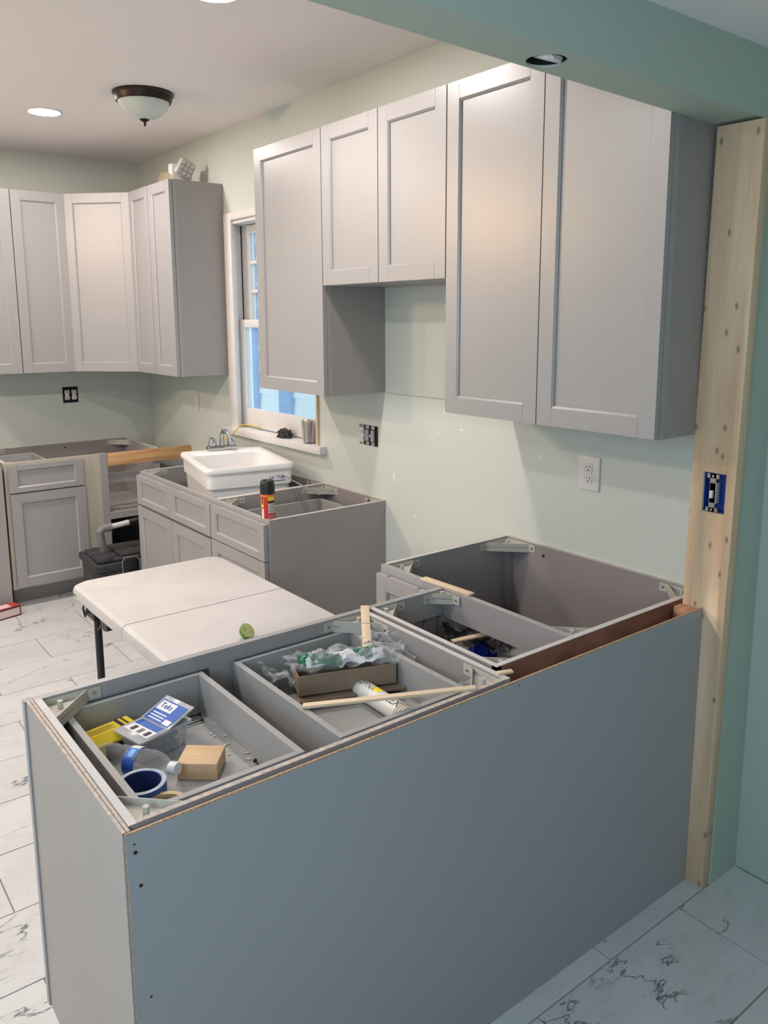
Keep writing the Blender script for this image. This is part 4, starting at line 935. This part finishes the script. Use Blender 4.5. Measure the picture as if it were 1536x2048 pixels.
curved_text('tube_lettering', 'ALEX', .030, INKB, ck, .0252, PI+.25, .036, -1); curved_text('tube_lettering', 'PLUS', .014, INKB, ck, .0252, PI-.65, .040, -1)
curved_text('tube_lettering', 'DYNA', .022, INKB, ck, .0252, PI+.2, -.062, -1)
ck2 = thing('caulk_tube', 'white lettered caulk tube half hidden by the left wall of the middle drawer', 'caulk tube', (-1.293, -.60, DZ+.0235), 0); ck2.rotation_euler = (0, PI/2, -PI/2+.02)
MB().lathe([(.001, -.11), (.0235, -.11), (.0235, .11), (.001, .11)], 28).obj('tube', CAULK, ck2); curved_text('tube_lettering', 'FAST DRY PAINTABLE', .016, INKB, ck2, .0238, PI-.3, 0, -1)
MB().lathe([(.001, -.11), (.009, -.11), (.003, -.15), (.001, -.151)], 16).obj('nozzle', CAULK, ck2)
tag(MB().box(-.04, -.028, 0, .04, .028, .006, .001).box(-.03, -.02, .006, .03, .02, .014, .002).obj('plastic_bracket', CAPW, None, (-1.015, -.70, DZ), (0, 0, math.radians(12))), 'white plastic bracket at the back right of the middle drawer', 'bracket')
# wood strips
def stick(name, label, a, b_, wd, th, m=PINEX, grp='loose wood strips'):
    a = Vector(a); b_ = Vector(b_); d = b_-a; L_ = d.length
    q = d.to_track_quat('X', 'Z')
    o = MB().box(0, -wd/2, 0, L_, wd/2, th, .0006).obj(name, m, None, a); o.rotation_mode = 'QUATERNION'; o.rotation_quaternion = q
    return tag(o, label, 'wood strip', grp)
stick('wood_strip', 'long pale wood strip laid across the middle drawer to the back edge', (-1.330, -.655, .8395), (-1.018, -.888, .8785), .017, .007)
stick('wood_strip', 'pale wood strip leaning from the front rail down onto the film bag', (-.906, -.312, .879), (-1.036, -.50, .835), .024, .007)
stick('wood_strip', 'short pale wood strip lying on the rail beside the corner cabinet', (-.603, -.215, H+.0005), (-.590, -.425, H+.0005), .026, .007)
stick('wood_strip', 'pale wood strip inside the slim cabinet above the blue clips', (-.686, -.448, .760), (-.469, -.482, .760), .020, .006)

# ------------------------------------------------------------------ clutter in the slim corner cabinet on a round turning tray
ls = thing('turning_tray', 'round grey turning shelf inside the slim corner cabinet', 'shelf', (-.60, -.48, 0))
MB().lathe([(.001, .640), (.25, .640), (.255, .645), (.255, .668), (.248, .668), (.245, .650), (.001, .650)], 48).obj('tray', LAM, ls)
MB().cyl((0, 0, .124), (0, 0, .642), .02, seg=16).obj('tray_post', STEEL, ls)
TZ2 = .6505
for i, (x, y, a) in enumerate([(-.585, -.43, .45), (-.515, -.415, .3)]):
    k = thing('plastic_clip', ['blue plastic cable clip nearest the corner bracket in the slim cabinet', 'second blue plastic cable clip, further from the corner bracket'][i], 'clip', (x, y, TZ2), a, 'blue plastic clips'); k.scale = (1.25, 1.25, 1.25)
    MB().box(-.03, -.018, 0, .03, .018, .006, .001).box(-.03, -.018, .006, -.024, .018, .042, .001).box(.024, -.018, .006, .030, .018, .036, .001).box(-.03, .012, .006, .03, .018, .030, .001).obj('clip_body', CLIPB, k)
    MB().box(-.028, -.012, .042, -.022, -.004, .056).box(-.028, .004, .042, -.022, .012, .052).obj('clip_teeth', CLIPB, k)
tag(crumple(24, 20, .13, .085, .035, 2.9).obj('black_bag', BAGB, None, (-.505, -.375, .705), (.2, .35, .5), angle=20), 'translucent black plastic bag slumped in the slim cabinet', 'bag')
tag(crumple(10, 10, .03, .05, .012, 6.2).obj('paper_leaflet', LABELW, None, (-.345, -.44, .69), (.9, .2, .4), angle=20), 'white printed leaflet sticking out behind the black bag', 'leaflet')
for i in range(3):
    y = -.30+.02*i
    tag(MB().tube([(-.50-.02*i, y, .655), (-.49-.012*i, y+.02, .72), (-.47, y+.03, .79)], .003).obj('cable', GREYP), ['grey cable rising at the far side of the slim cabinet, leftmost', 'grey cable rising at the far side of the slim cabinet, middle one', 'grey cable rising at the far side of the slim cabinet, rightmost'][i], 'cable', 'grey cables')
tag(crumple(12, 12, .03, .03, .03, 9.2).obj('film_scrap', CLEARBAG, None, (-.49, -.44, .685), (0, .4, 0), angle=20), 'shiny clear film scrap beside the blue clips', 'film')
# torn film on the middle corner bracket
tag(crumple(12, 12, .025, .022, .022, 3.7).obj('film_scrap', CLEARBAG, None, (-1.0, -.845, H-.005), (0, .3, 0), angle=20), 'torn clear film caught on the back corner bracket of the middle drawer', 'film')
tag(MB().box(-.02, -.007, 0, .02, .007, .006, .001).obj('wood_chip', PINEX, None, (-.905, -.868, H+.001), (0, 0, -.35)), 'small pale wood chip on the back edge between the cabinets', 'wood chip')
